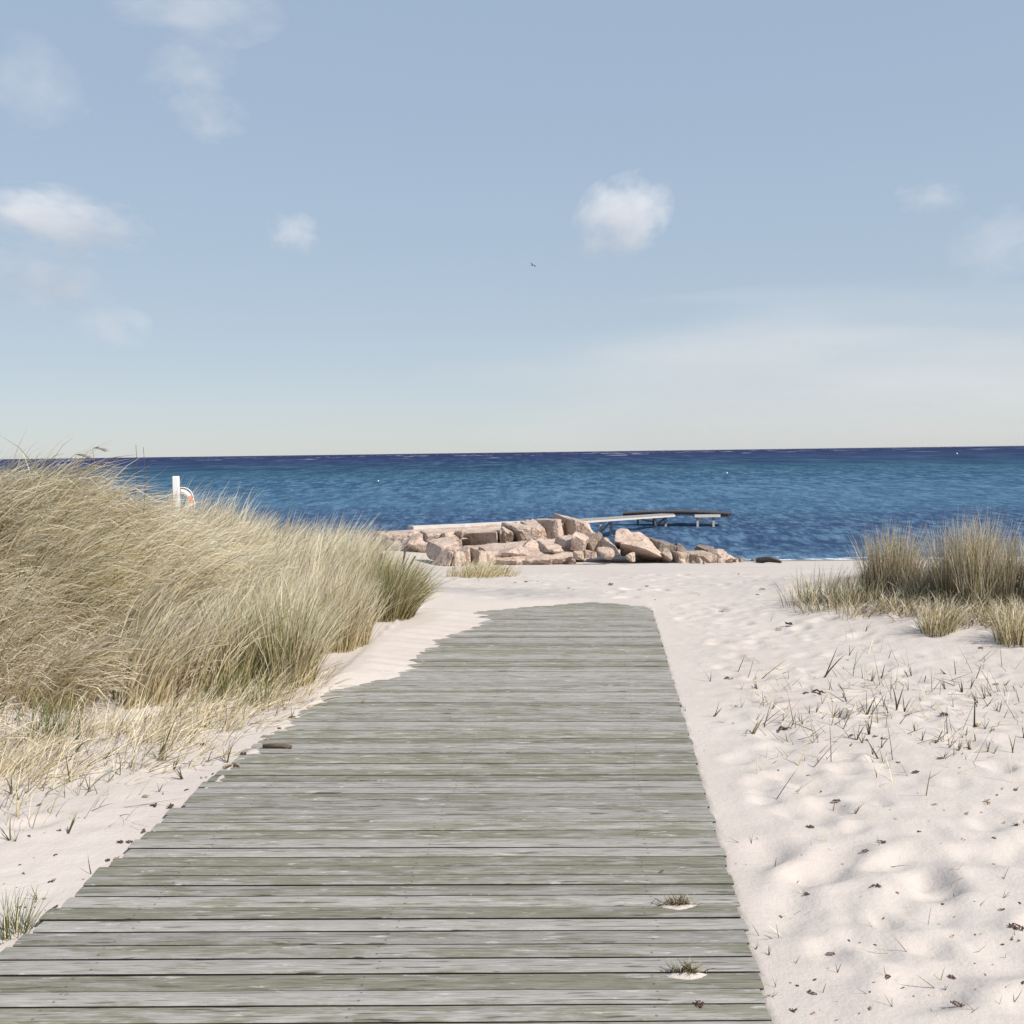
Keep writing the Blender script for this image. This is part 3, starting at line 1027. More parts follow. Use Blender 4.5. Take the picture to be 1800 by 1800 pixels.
tag(mesh_obj('dry_straw', np_mesh('dry_straw', V, Q, T, C), M['grass']), 'thin dry runners and straws lying on the sand right of the boardwalk', 'straw', kind='stuff')
S8 = [(912, 245, 90, 35, 2), (455, 1000, 60, 20, 7), (600, 1040, 60, 40, 3), (490, 1160, 60, 0, 3), (815, 1095, 70, 0, 3), (1105, 1270, 90, -10, 2), (385, 960, 50, 30, 7),
      (1070, 1100, 60, -5, 1), (1690, 690, 60, 40, 4), (470, 1225, 50, 35, 3), (1385, 1190, 45, 0, 8), (740, 1200, 70, 10, 1)]
for (x, y, h, ln, k) in S8:
    sprout(1200 + x / 3, 1350 + y / 3, h / 3, ln / 3, k, 'KIND poking from the bare sand right of the boardwalk', GS)
sprout(1448, 1193, 66, 31, 3, 'tallest pair of thin dry stalks on the sand right of the boardwalk', 'tall dry stalks')
S6 = [(60, 745, 165, 10), (95, 778, 130, -12), (245, 560, 100, 22), (340, 762, 130, -22), (370, 680, 170, -22), (400, 520, 130, 100), (475, 722, 110, 5), (555, 602, 60, 10),
      (635, 640, 140, 20), (690, 602, 85, 52), (840, 560, 240, 36), (840, 732, 80, 42), (870, 562, 80, 22), (920, 612, 120, 50), (962, 662, 100, 0), (1060, 582, 60, 30),
      (1165, 382, 100, 5), (1200, 572, 148, 0), (360, 952, 120, 62), (50, 982, 140, -60), (82, 992, 75, 0), (480, 1162, 110, -20), (195, 1302, 90, -65), (250, 400, 110, 0),
      (400, 455, 160, 0), (310, 480, 90, 20), (35, 480, 100, 0), (1190, 300, 90, -20), (1535, 350, 90, 4), (1450, 330, 70, 15), (1320, 260, 70, -30), (1500, 300, 90, 0),
      (1130, 260, 150, -60), (1080, 200, 120, -20), (600, 240, 100, 5), (1420, 275, 60, -40), (1640, 250, 60, 30), (150, 600, 90, 20), (210, 720, 80, 40), (775, 470, 70, 10),
      (1000, 470, 60, 10), (690, 480, 70, 20), (1900, 310, 80, 20)]
GL = 'sprouts poking from the sand at the foot of the left dune'
for i, (x, y, h, ln) in enumerate(S6):
    sprout(x / 3, 1150 + y / 3, h / 3, ln / 3, random.choice([0, 1, 2, 2, 3, 3, 4, 5, 6, 7]), 'KIND poking from the sand between left dune and boardwalk', GL)

# tall stalks rising above the dune top
def stalk(px, py_top, py_base, Y, lean, label, plume=False):
    b = at(px, py_base, Y)
    t = at(px + lean, py_top, Y)
    b[2] = min(b[2], float(H(b[0], b[1])) + 0.3)
    o = empty('reed_stalk', b)
    tag(o, label, 'reed')
    d = t - b
    n = 7
    V, Q = [], []
    for i in range(n):
        f = i / (n - 1)
        c = d * f + np.array([0.03 * math.sin(f * 3), 0, 0])
        r = 0.0045 * (1 - 0.6 * f)
        for j in range(4):
            V.append(c + np.array([r * math.cos(j * math.pi / 2), r * math.sin(j * math.pi / 2), 0]))
    for i in range(n - 1):
        for j in range(4):
            Q.append((i * 4 + j, i * 4 + (j + 1) % 4, i * 4 + 4 + (j + 1) % 4, i * 4 + 4 + j))
    mesh_obj('stem', np_mesh('stem', np.array(V), Q), M['leaf'] if plume else M['twig'], o)
    if plume:
        rr = np.random.default_rng(int(px))
        k = 46
        f = rr.uniform(0, 1, k)
        root = d + np.stack([0.10 * f, 0 * f, 0.010 - 0.03 * f * f], -1)
        ct = np.tile(np.array((0.30, 0.22, 0.17)), (k, 1))
        v, q, t3, c3 = blades(root, rr.uniform(.03, .06, k), rr.normal(0, .25, k), np.full(k, 1.25), rr.uniform(.1, .5, k), np.full(k, .003), ct, ct, 2, rng=rr)
        mesh_obj('plume', np_mesh('plume', v, q, t3, c3), M['grass'], o)


stalk(158, 790, 830, 8.8, 4, 'thin reed with a drooping feathery plume above the dune top', True)
stalk(128, 802, 832, 8.7, 4, 'shorter feathery reed just left of the taller plume on the dune', True)
stalk(228, 782, 850, 9.4, 10, 'thin pale grass stem standing above the dune slope')
stalk(243, 786, 830, 9.2, 8, 'dark straight stalk against the sky right of the dune top')

# ------------------------------------------------------------------ sticks, twigs, posts
def tube(name, pts, radii, mat, parent=None, loc=None, sides=7):
    pts = [np.array(p, float) for p in pts]
    V, Q, T = [], [], []
    for i, p in enumerate(pts):
        d = pts[min(i + 1, len(pts) - 1)] - pts[max(i - 1, 0)]
        d /= np.linalg.norm(d)
        a = np.cross(d, (0, 0, 1.0)) if abs(d[2]) < 0.9 else np.cross(d, (1.0, 0, 0))
        a /= np.linalg.norm(a)
        b = np.cross(d, a)
        for j in range(sides):
            th = 2 * math.pi * j / sides
            V.append(p + radii[i] * (a * math.cos(th) + b * math.sin(th)))
    for i in range(len(pts) - 1):
        for j in range(sides):
            j2 = (j + 1) % sides
            Q.append((i * sides + j, i * sides + j2, i * sides + sides + j2, i * sides + sides + j))
    for base in (0, (len(pts) - 1) * sides):
        for j in range(1, sides - 1):
            T.append((base, base + j + 1, base + j) if base == 0 else (base, base + j, base + j + 1))
    return mesh_obj(name, np_mesh(name, np.array(V), Q, T), mat, parent, loc)


def post(px, py_top, py_base, Y, wpx, name, mat, label, cat, sink=0.4, lean=0.0, group=None):
    b = at(px, py_base, Y)
    t = at(px + lean, py_top, Y)
    r = wpx * Y / F / 2
    d = t - b
    n = 7
    pts = [d * (-sink) + np.array([0, 0, 0])]
    rr = random.Random(int(px))
    for i in range(n):
        pts.append(d * (i / (n - 1)) + np.array([rr.uniform(-.1, .1) * r, rr.uniform(-.1, .1) * r, 0]))
    rad = [r] + [r * rr.uniform(.9, 1.08) for i in range(n)]
    pts.append(pts[-1] + np.array([0.1 * r, 0, 0.25 * r]))
    rad.append(r * 0.7)
    o = tube(name, pts, rad, mat, None, b, 8)
    return tag(o, label, cat, group)


post(604, 932, 962, 17.0, 5, 'iron_post', M['rust'], 'short rusty post sticking up behind the left dune grass', 'post', lean=-1)
post(638, 946, 985, 15.0, 3.2, 'iron_post', M['rust'], 'thin rusty rod right of the short rusty post', 'post')
post(672, 974, 1040, 11.2, 13, 'wooden_stake', M['stake'], 'weathered grey stake standing behind the dark olive tussock', 'stake')
post(657, 990, 1045, 11.0, 9, 'wooden_stake', M['stake'], 'dark split stake leaning left of the weathered grey one', 'stake', lean=10)
post(523, 1022, 1066, 9.3, 5, 'wooden_stake', M['stake'], 'thin dark stick upright in the grass left of the stakes', 'stake', lean=-4)
post(706, 968, 1010, 10.6, 4, 'twig', M['twig'], 'dark upright twig above the olive tussock', 'twig', lean=6)
post(712, 978, 1010, 10.5, 4, 'twig', M['twig'], 'dark twig slanting right above the olive tussock', 'twig', lean=18)

c = ground(370, 1125)
tw = empty('twig', c)
tag(tw, 'dark forked twig standing in the grass on the dune slope', 'twig')
tube('stem', [(0, 0, -.1), (-.02, -.05, .12), (-.045, -.08, .24)], [.006, .005, .003], M['twig'], tw)
tube('branch', [(-.0, -.02, .03), (.05, -.06, .14), (.10, -.08, .22)], [.004, .004, .002], M['twig'], tw)
tube('branch', [(-.03, -.07, .16), (.03, -.1, .22), (.10, -.12, .30)], [.003, .003, .002], M['twig'], tw)

c0, c1 = ground(462, 1317, 0.0), ground(512, 1318, 0.0)
o = tube('notch_stick', [(0, 0, .012), (.08, .003, .013), (float(c1[0] - c0[0]), float(c1[1] - c0[1]), .012)], [.010, .012, .011], M['twig'], None, c0)  # dark stick added in place of a shaded notch in the plank
tag(o, 'short dark stick standing in for a dark notch at the left edge of the boardwalk', 'stick')

# ------------------------------------------------------------------ rocks
_ico = {}


def ico(sub):
    if sub not in _ico:
        bm = bmesh.new()
        bmesh.ops.create_icosphere(bm, subdivisions=sub, radius=1.0)
        V = np.array([v.co[:] for v in bm.verts])
        Fc = np.array([[v.index for v in f.verts] for f in bm.faces])
        bm.free()
        _ico[sub] = (V, Fc)
    return _ico[sub]


def rock_mesh(name, size, seed, kind='round', sub=4, rough=0.05, rot=None, smooth=False):
    V, Fc = ico(sub)
    r = np.random.default_rng(seed)
    if kind == 'block':
        N = [(1, 0, 0), (-1, 0, 0), (0, 1, 0), (0, -1, 0), (0, 0, 1), (0, 0, -1)]
        N = np.array(N) + r.normal(0, 0.13, (6, 3))
        D = r.uniform(0.85, 1.0, 6)
        N2 = r.normal(0, 1, (5, 3))
        D2 = r.uniform(1.12, 1.4, 5)
    else:
        N = r.normal(0, 1, (11, 3))
        D = r.uniform(0.72, 1.0, 11)
        N2 = np.array([(0, 0, -1.0)])
        D2 = np.array([0.8])
    N = np.concatenate([N, N2])
    D = np.concatenate([D, D2])
    N /= np.linalg.norm(N, axis=1)[:, None]
    dots = V @ N.T
    rad = np.min(np.where(dots > 0.05, D[None] / np.maximum(dots, 0.05), 9), axis=1)
    rad = np.minimum(rad, 1.9)
    P = V * rad[:, None]
    nz = perlin(P[:, 0] * 1.7 + seed * 1.3, P[:, 1] * 1.7 + P[:, 2] * 1.1) + 0.5 * perlin(P[:, 0] * 4 + seed, P[:, 2] * 4 + P[:, 1] * 3)
    P = P * (1 + rough * nz)[:, None]
    lo, hi = P.min(0), P.max(0)
    P = (P - (lo + hi) / 2) / (hi - lo)              # unit box
    P = P * np.array(size)
    if rot is not None:
        m = np.array(Matrix.Rotation(rot[0], 3, 'X') @ Matrix.Rotation(rot[1], 3, 'Y') @ Matrix.Rotation(rot[2], 3, 'Z'))
        P = P @ m.T
    return np_mesh(name, P, tris=Fc, smooth=smooth)


def rock_at(name, x0, x1, ytop, ybase, Y, depth, seed, kind='round', mat='rock', parent=None, rot=None, sink=0.12, rough=0.05, sub=4, smooth=False):
    """a rock that spans these photo columns and rows when it stands Y metres out"""
    a = at(x0, ybase, Y)
    b = at(x1, ybase, Y)
    t = at((x0 + x1) / 2, ytop, Y)
    m = at((x0 + x1) / 2, ybase, Y)
    w, h = abs(b[0] - a[0]), t[2] - m[2]
    hh = h * (1 + sink) + (0.25 if parent is not None else 0.1)
    c = np.array([m[0], Y + depth / 2, t[2] - hh / 2])
    me = rock_mesh(name, (w * 1.04, depth, hh), seed, kind, sub, rough, rot, smooth)
    o = mesh_obj(name, me, M[mat], parent)
    o.location = Vector([float(v) for v in c]) - (parent.location if parent is not None else Vector((0, 0, 0)))
    return o


oc = empty('rock_outcrop', at(900, 975, 36.0))
tag(oc, 'long ledge of broken pinkish granite between the beach and the jetty', 'rock outcrop')
OUT = [  # x0, x1, ytop, ybase, Y, depth, kind
    (655, 775, 935, 968, 41.0, 5.0, 'block'),
    (700, 760, 941, 960, 38.5, 2.6, 'round'),
    (735, 790, 938, 958, 38.8, 2.2, 'block'),
    (772, 806, 936, 958, 38.4, 1.8, 'block'),
    (868, 884, 934, 958, 38.6, 2.2, 'block'),
    (879, 900, 931, 957, 38.4, 2.2, 'block'),
    (896, 932, 925, 951, 38.4, 2.6, 'block'),
    (926, 956, 920, 946, 38.8, 2.6, 'block'),
    (952, 982, 915, 944, 39.2, 2.6, 'block'),
    (976, 994, 916, 940, 40.2, 2.0, 'block'),
    (988, 1024, 911, 944, 39.2, 3.0, 'block'),
    (1008, 1036, 915, 946, 40.4, 3.0, 'round'),
    (752, 800, 953, 974, 34.6, 1.6, 'block'),
    (759, 792, 966, 991, 33.6, 1.3, 'round'),
    (784, 806, 968, 991, 33.6, 1.2, 'block'),
    (800, 826, 962, 991, 33.8, 1.4, 'block'),
    (822, 842, 964, 990, 33.8, 1.4, 'block'),
    (836, 858, 964, 990, 34.0, 1.4, 'round'),
    (850, 925, 961, 982, 34.6, 1.8, 'round'),
    (905, 962, 953, 978, 35.0, 2.4, 'round'),
    (945, 1008, 951, 978, 34.9, 2.4, 'round'),
    (985, 1016, 945, 976, 35.6, 2.0, 'block'),
]
for i, (x0, x1, yt, yb, Y, dp, kd) in enumerate(OUT):
    big = (x1 - x0) > 120
    rock_at('rock_block', x0, x1, yt, yb, Y, dp, 100 + i, kd, 'rock', oc, rot=None if big else (random.uniform(-.06, .06), random.uniform(-.08, .08), random.uniform(.1, .55)),
            rough=0.03 if big else 0.05)

def hull_rock(name, pts, seed, mat='rock', parent=None, cuts=4, rough=0.05):
    """a faceted rock: the hull of world points given by photo column, row and distance, then weathered"""
    W = [at(*p) for p in pts]
    base = np.mean(W, axis=0)
    bm = bmesh.new()
    for p in W:
        bm.verts.new(p - base)
    r_ = bmesh.ops.convex_hull(bm, input=bm.verts[:])
    bmesh.ops.delete(bm, geom=list({g for g in r_['geom_interior'] + r_['geom_unused'] if isinstance(g, bmesh.types.BMVert)}), context='VERTS')
    for _ in range(cuts):
        bmesh.ops.subdivide_edges(bm, edges=[e for e in bm.edges if e.calc_length() > 0.10], cuts=1, use_grid_fill=True)
        bmesh.ops.triangulate(bm, faces=bm.faces[:])
    bmesh.ops.smooth_vert(bm, verts=bm.verts[:], factor=0.5, use_axis_x=True, use_axis_y=True, use_axis_z=True)
    P = np.array([v.co[:] for v in bm.verts])
    Fc = np.array([[v.index for v in f.verts] for f in bm.faces])
    bm.verts.index_update()
    Fc = np.array([[v.index for v in f.verts] for f in bm.faces])
    bm.free()
    r = np.random.default_rng(seed)
    o3 = r.uniform(0, 50, 3)
    nz = perlin(P[:, 0] * 1.5 + o3[0], P[:, 2] * 1.5 + P[:, 1] * .9 + o3[1]) + .6 * perlin(P[:, 0] * 4 + o3[1], P[:, 2] * 4 + P[:, 1] * 2.3) + .35 * perlin(P[:, 0] * 9 + P[:, 1] * 4, P[:, 2] * 9 + o3[2])
    nrm = P / np.maximum(np.linalg.norm(P, axis=1), 1e-4)[:, None]
    P = P + nrm * (rough * 2.2 * nz)[:, None]
    o = mesh_obj(name, np_mesh(name, P, tris=Fc, smooth=False), M[mat], parent)
    o.location = Vector([float(v) for v in base]) - (parent.location if parent is not None else Vector((0, 0, 0)))
    return o


# the mass the footway lies on, and the shaded wall of the upper ledge
hull_rock('rock_block', [(664, 937, 42), (728, 931, 42.2), (900, 922, 43.5), (1012, 916, 46.0), (1030, 919, 46.5), (735, 930, 45), (900, 921, 47), (690, 972, 41), (1036, 960, 45), (800, 948, 39.6), (1000, 938, 41), (655, 972, 45), (1030, 972, 50)], 1, parent=oc, cuts=5)
hull_rock('rock_block', [(800, 938, 40.6), (838, 934, 40.2), (873, 935, 38.3), (876, 960, 38.6), (802, 962, 41.0), (838, 962, 40.2), (800, 934, 43), (880, 932, 42), (880, 965, 43), (800, 965, 43)], 2, parent=oc)
hull_rock('rock_block', [(800, 934, 38.4), (812, 932, 38.4), (818, 936, 38.8), (812, 948, 38.6), (802, 954, 39.2), (797, 950, 39.5), (812, 932, 39.8), (797, 936, 40)], 3, parent=oc)
hull_rock('rock_block', [(786, 962, 37.6), (860, 958, 38.0), (930, 954, 38.2), (1004, 944, 38.6), (1016, 950, 37.8), (800, 972, 35.4), (850, 984, 34.6), (905, 986, 34.3), (960, 984, 34.2), (1008, 978, 34.6), (1012, 1002, 35.5), (850, 1004, 34.9), (905, 1006, 34.6), (960, 1004, 34.6), (786, 995, 38)], 4, parent=oc, cuts=5, rough=.09)
RB = 'granite boulders right of the ledge'
BOULD = [  # x0,x1,ytop,ybase,Y,depth,kind,mat,rot,label
    (1006, 1034, 941, 965, 35.2, 1.0, 'block', 'rock', (.15, .25, -.2), 'squarish pale boulder against the right end of the ledge'),
    (1028, 1054, 942, 962, 35.6, 1.0, 'block', 'rock_brown', (.1, -.2, .4), 'tilted brownish block left of the dark wedge shaped boulder'),
    (1052, 1084, 964, 978, 33.8, .8, 'round', 'rock', None, 'low smooth stone in front of the dark wedge shaped boulder'),
    (1100, 1118, 972, 981, 33.4, .5, 'round', 'rock', None, 'small rounded stone half buried before the biggest boulder'),
    (1144, 1186, 951, 972, 36.4, 1.2, 'block', 'rock_dark', (.1, .2, .3), 'dark weedy boulder just behind the lower end of the biggest slab'),
    (1184, 1214, 957, 974, 36.2, 1.0, 'round', 'rock_dark', (.1, -.2, .1), 'dark pointed stone between the two flat dark boulders'),
    (1225, 1258, 959, 975, 36.0, 1.0, 'block', 'rock_dark', (.15, .15, -.2), 'dark square edged boulder on top of the long low slab'),
    (1180, 1212, 970, 988, 34.6, .9, 'block', 'rock_brown', (.0, .1, .3), 'brownish chipped block left of the long low slab'),
    (1205, 1262, 972, 988, 34.4, 1.1, 'round', 'rock_brown', None, 'long low brownish slab near the right end of the boulders'),
    (1248, 1282, 964, 985, 35.0, 1.1, 'round', 'rock_brown', (.1, .45, .1), 'brownish slanting stone at the right end of the boulders'),
    (1262, 1300, 975, 987, 35.2, 1.0, 'round', 'rock', (.05, .2, 0), 'flat pale stone last in the row before the water'),
    (1166, 1184, 966, 980, 34.4, .7, 'round', 'rock_brown', None, 'small brownish stone at the lower tip of the biggest slab'),
    (1028, 1052, 967, 975, 33.9, .5, 'block', 'rock', None, 'flat slab of stone on the sand below the tilted brownish block'),
    (1008, 1030, 970, 977, 34.0, .4, 'block', 'rock', None, 'thin flat stone on the sand at the end of the ledge'),
]
for i, (x0, x1, yt, yb, Y, dp, kd, mt, rt, lb) in enumerate(BOULD):
    tag(rock_at('boulder', x0, x1, yt, yb, Y, dp, 300 + i, kd, mt, None, rt, sink=0.2), lb, 'boulder', RB)
tag(hull_rock('boulder', [(1058, 943, 35.6), (1068, 944, 35.6), (1084, 962, 34.6), (1089, 972, 34.4), (1046, 958, 35.9), (1044, 977, 36.0), (1086, 978, 35.0), (1070, 950, 36.8), (1090, 976, 36.4), (1050, 976, 36.9)], 11, cuts=4),
    'wedge shaped boulder shaded on its front, left of the biggest one', 'boulder', RB)
tag(hull_rock('boulder', [(1080, 934, 36.2), (1090, 929, 36.6), (1102, 930, 36.5), (1112, 938, 36.0), (1118, 950, 35.2), (1098, 956, 34.9), (1080, 951, 35.1), (1082, 945, 35.2), (1084, 968, 36.2), (1116, 972, 36.2), (1092, 932, 37.6), (1118, 945, 37.4)], 12, cuts=4),
    'rounded pale top block of the biggest boulder pile', 'boulder', RB)
tag(hull_rock('boulder', [(1106, 937, 36.4), (1122, 934, 36.5), (1134, 942, 36.2), (1150, 960, 35.5), (1168, 978, 34.9), (1172, 982, 34.9), (1152, 974, 34.5), (1136, 965, 34.3), (1112, 959, 34.4), (1092, 955, 34.8), (1092, 976, 35.9), (1130, 983, 35.7), (1165, 985, 35.3), (1120, 938, 37.6), (1165, 978, 36.6), (1100, 972, 37.2)], 13, cuts=5),
    'biggest boulder, a sloping slab with a dark overhung front', 'boulder', RB)
rk = random.Random(4)
SMALL = [(1138, 1150), (1150, 1160), (1158, 1172), (1172, 1180), (1176, 1186), (1184, 1196), (1194, 1206), (1214, 1224), (1222, 1238), (1236, 1244), (1262, 1276), (1280, 1290), (1290, 1300), (1300, 1309), (1128, 1138), (1200, 1216)]
for i, (x0, x1) in enumerate(SMALL):
    yb = np.interp(x0, [1128, 1180, 1240, 1310], [984, 990, 992, 989]) + rk.uniform(-1.5, 1)
    Y = float(ground((x0 + x1) / 2, yb)[1])
    h = (x1 - x0) * rk.uniform(.5, .8)
    tag(rock_at('stone', x0, x1, yb - h, yb, Y, (x1 - x0) * Y / F, 500 + i, 'round', rk.choice(['rock', 'rock_brown']), None, (rk.uniform(-.3, .3),) * 3, sub=3),
        'small stone on the sand along the foot of the boulders', 'stone', 'small stones at the foot of the boulders')
DARKS = [(1292, 1302, 979, 986), (1300, 1312, 980, 987), (1322, 1332, 982, 990), (1332, 1339, 983, 990), (1040, 1052, 936, 944), (1050, 1060, 935, 944), (1030, 1044, 930, 940)]
for i, (x0, x1, yt, yb) in enumerate(DARKS):
    tag(rock_at('stone', x0, x1, yt, yb, 37.5 if i < 4 else 41.5, .5, 540 + i, 'round', 'rock_dark', None, None, sub=3),
        'small dark wet stone at the water line' if i < 4 else 'small dark weedy stone in the water beside the ledge', 'stone', 'dark stones at the water line' if i < 4 else 'dark stones beside the ledge')

# driftwood and seaweed on the far sand
a, b = ground(1333, 988), ground(1372, 990)
a[2] += .06
b[2] += .04
tag(tube('driftwood_log', [(0, 0, 0), (b - a) * .5 + np.array([0, 0, .05]), b - a], [.10, .09, .04], M['twig'], None, a), 'dark driftwood log lying at the water line right of the boulders', 'driftwood')

# ------------------------------------------------------------------ jetty
def beam(name, p, q, w, h, mat, parent, up=(0, 0, 1)):
    p, q = np.array(p, float), np.array(q, float)
    d = q - p
    L = np.linalg.norm(d)
    d /= L
    s = np.cross(d, up)
    s /= np.linalg.norm(s)
    u = np.cross(s, d)
    V = []
    for t in (0, L):
        for a, b in ((-1, -1), (1, -1), (1, 1), (-1, 1)):
            V.append(p + d * t + s * a * w / 2 + u * b * h / 2)
    Q = [(0, 1, 2, 3), (7, 6, 5, 4), (0, 4, 5, 1), (1, 5, 6, 2), (2, 6, 7, 3), (3, 7, 4, 0)]
    o = mesh_obj(name, np_mesh(name, np.array(V) - np.array(parent.location), Q, smooth=False), mat, parent)
    return o


jt = empty('jetty', (at(1100, 930, 55)[0], 55.0, SEA_Z))
tag(jt, 'bathing jetty on trestle legs running from the rocks out over the sea', 'jetty')
A = at(1006, 915.5, 47.0)
B = at(1174, 904.5, 56.5)
dirw = (B - A) / np.linalg.norm(B - A)
sidew = np.cross(dirw, (0, 0, 1))
sidew /= np.linalg.norm(sidew)
nw = 40
for i in range(nw):
    p = A + (B - A) * ((i + .5) / nw)
    beam('plank', p - sidew * .36 + np.array([0, 0, .02]), p + sidew * .36 + np.array([0, 0, .02]), np.linalg.norm(B - A) / nw * .94, .05, M['jetty_grey'], jt)
for s in (-1, 1):
    beam('edge_beam', A + sidew * s * .33 - np.array([0, 0, .06]), B + dirw * .12 + sidew * s * .33 - np.array([0, 0, .06]), .08, .09, M['jetty_pale'], jt)
# cross platform of dark planks
C0 = at(1099, 901.0, 58.2)
C1 = at(1284, 905.5, 56.6)
C0[2] = C1[2] = -1.76
dirc = (C1 - C0) / np.linalg.norm(C1 - C0)
sidec = np.cross(dirc, (0, 0, 1))
npl = 34
for i in range(npl):
    f = (i + .5) / npl
    p = C0 + (C1 - C0) * f + np.array([0, 0, .10 * math.sin(f * math.pi)])
    beam('deck_plank', p - sidec * .75, p + sidec * .75, np.linalg.norm(C1 - C0) / npl * .92, .06, M['jetty_dark'], jt)
for s in (-1, 1):
    for k in range(4):
        f0, f1 = k / 4, (k + 1) / 4
        z0, z1 = .10 * math.sin(f0 * math.pi) - .11, .10 * math.sin(f1 * math.pi) - .11
        beam('deck_beam', C0 + (C1 - C0) * f0 + sidec * s * .66 + np.array([0, 0, z0]), C0 + (C1 - C0) * f1 + sidec * s * .66 + np.array([0, 0, z1]), .11, .15, M['jetty_dark'], jt)


def trestle(x0, x1, y_top, Y, braces, pale_cap=True, mat='jetty_leg', capx=None):
    legs = []
    for x in (x0, x1):
        t = at(x, y_top, Y)
        b = t.copy()
        b[2] = SEA_Z - 0.9
        beam('leg', b, t, .12, .12, M[mat], jt, up=(0, 1, 0))
        legs.append((at(x, y_top, Y), np.array([t[0], Y, SEA_Z])))
    c0, c1 = capx or (x0 - 3, x1 + 4)
    beam('cap_beam', at(c0, y_top, Y - .12), at(c1, y_top - .5, Y - .12), .12, .14, M['jetty_pale' if pale_cap else mat], jt)
    for br in braces:
        if br == '/':
            beam('brace', legs[0][1] + (0, .09, .1), legs[1][0] + (0, .09, -.12), .05, .10, M[mat], jt)
        if br == '\\':
            beam('brace', legs[0][0] + (0, .09, -.1), legs[1][1] + (0, .09, .1), .05, .10, M['jetty_pale'], jt)
        if br == '_':
            beam('rail', legs[0][1] + (0, -.02, .16), legs[1][1] + (0, -.02, .16), .05, .10, M[mat], jt)


trestle(1056, 1074, 912.5, 51.5, '/', True)
trestle(1121, 1149, 908.5, 58.6, '\\', False, 'jetty_leg')
trestle(1152, 1170, 907.5, 56.4, '/_', False)
trestle(1226, 1254, 907.0, 56.2, '\\', True, 'jetty_leg', (1221, 1266))

# concrete path along the top of the rocks, leading to the jetty
pa = empty('concrete_path', at(850, 925, 44))
tag(pa, 'pale concrete footway along the top of the rock ledge', 'footway')
P0, P1, P2 = at(722, 927.5, 43.0), at(900, 919.5, 45.0), at(1010, 915.0, 47.0)
for i, (p, q) in enumerate(((P0, at(810, 924.0, 44.0)), (at(811, 924.0, 44.0), P1), (at(901, 919.5, 45.0), P2))):
    p, q = p.copy(), q.copy()
    beam('slab', p, q, .6, .12, M['concrete'], pa)

# ------------------------------------------------------------------ lifebuoy on its post
YB = 27.5
lp = empty('lifebuoy_post', at(312, 930, YB))
tag(lp, 'square white wooden post holding the lifebuoy beyond the left dune', 'post')
pb = at(312, 930, YB)
gz = float(H(pb[0], pb[1]))
lp.location.z = gz
top = at(309.5, 837, YB)
rr_ = 10.5 * YB / F / 2


def bevel_post(hgt, r):
    V, Q, T = [], [], []
    for (z, s) in ((-0.4, 1), (hgt - .02, 1), (hgt, .86)):
        for (a, b) in ((-.8, -1), (.8, -1), (1, -.8), (1, .8), (.8, 1), (-.8, 1), (-1, .8), (-1, -.8)):
            V.append((a * r * s, b * r * s, z))
    for i in range(2):
        for j in range(8):
            Q.append((i * 8 + j, i * 8 + (j + 1) % 8, i * 8 + 8 + (j + 1) % 8, i * 8 + 8 + j))
    for j in range(1, 7):
        T.append((16, 16 + j, 16 + j + 1))
    return np_mesh('shaft', np.array(V), Q, T, smooth=False)


mesh_obj('shaft', bevel_post(top[2] - gz, rr_), M['white'], lp)
# hook bracket on the far side
tube('hook', [(0, rr_, at(310, 856, YB)[2] - gz), (0, rr_ + .2, at(310, 856, YB)[2] - gz), (0, rr_ + .22, at(310, 852, YB)[2] - gz)], [.015, .015, .012], M['rust'], lp)
bc = at(317, 882, YB + .22)
lb = empty('lifebuoy', bc)
tag(lb, 'white and red lifebuoy ring with a grab rope hanging behind the white post', 'lifebuoy')
RM, rm = .265, .058


def arc(a0, a1, n, rmin):
    V, Q = [], []
    for i in range(n + 1):
        a = a0 + (a1 - a0) * i / n
        for j in range(12):
            b = 2 * math.pi * j / 12
            rr = RM + rmin * 1.15 * math.cos(b)
            V.append((rr * math.cos(a), rmin * .8 * math.sin(b), rr * math.sin(a)))
    for i in range(n):
        for j in range(12):
            j2 = (j + 1) % 12
            Q.append((i * 12 + j, i * 12 + 12 + j, i * 12 + 12 + j2, i * 12 + j2))
    return np_mesh('ring', np.array(V), Q)


mesh_obj('ring', arc(0, 2 * math.pi, 48, rm), M['white'], lb)
for k in range(4):
    a = math.radians(12 + 90 * k)
    mesh_obj('red_band', arc(a - .32, a + .32, 10, rm * 1.05), M['red'], lb)
rope = []
for k in range(41):
    a = 2 * math.pi * k / 40
    rr = RM + rm + .02 + .045 * abs(math.sin(2 * (a - math.radians(12))))
    rope.append((rr * math.cos(a), 0.0, rr * math.sin(a)))
tube('grab_rope', rope, [.013] * 41, M['rope'], lb, sides=6)

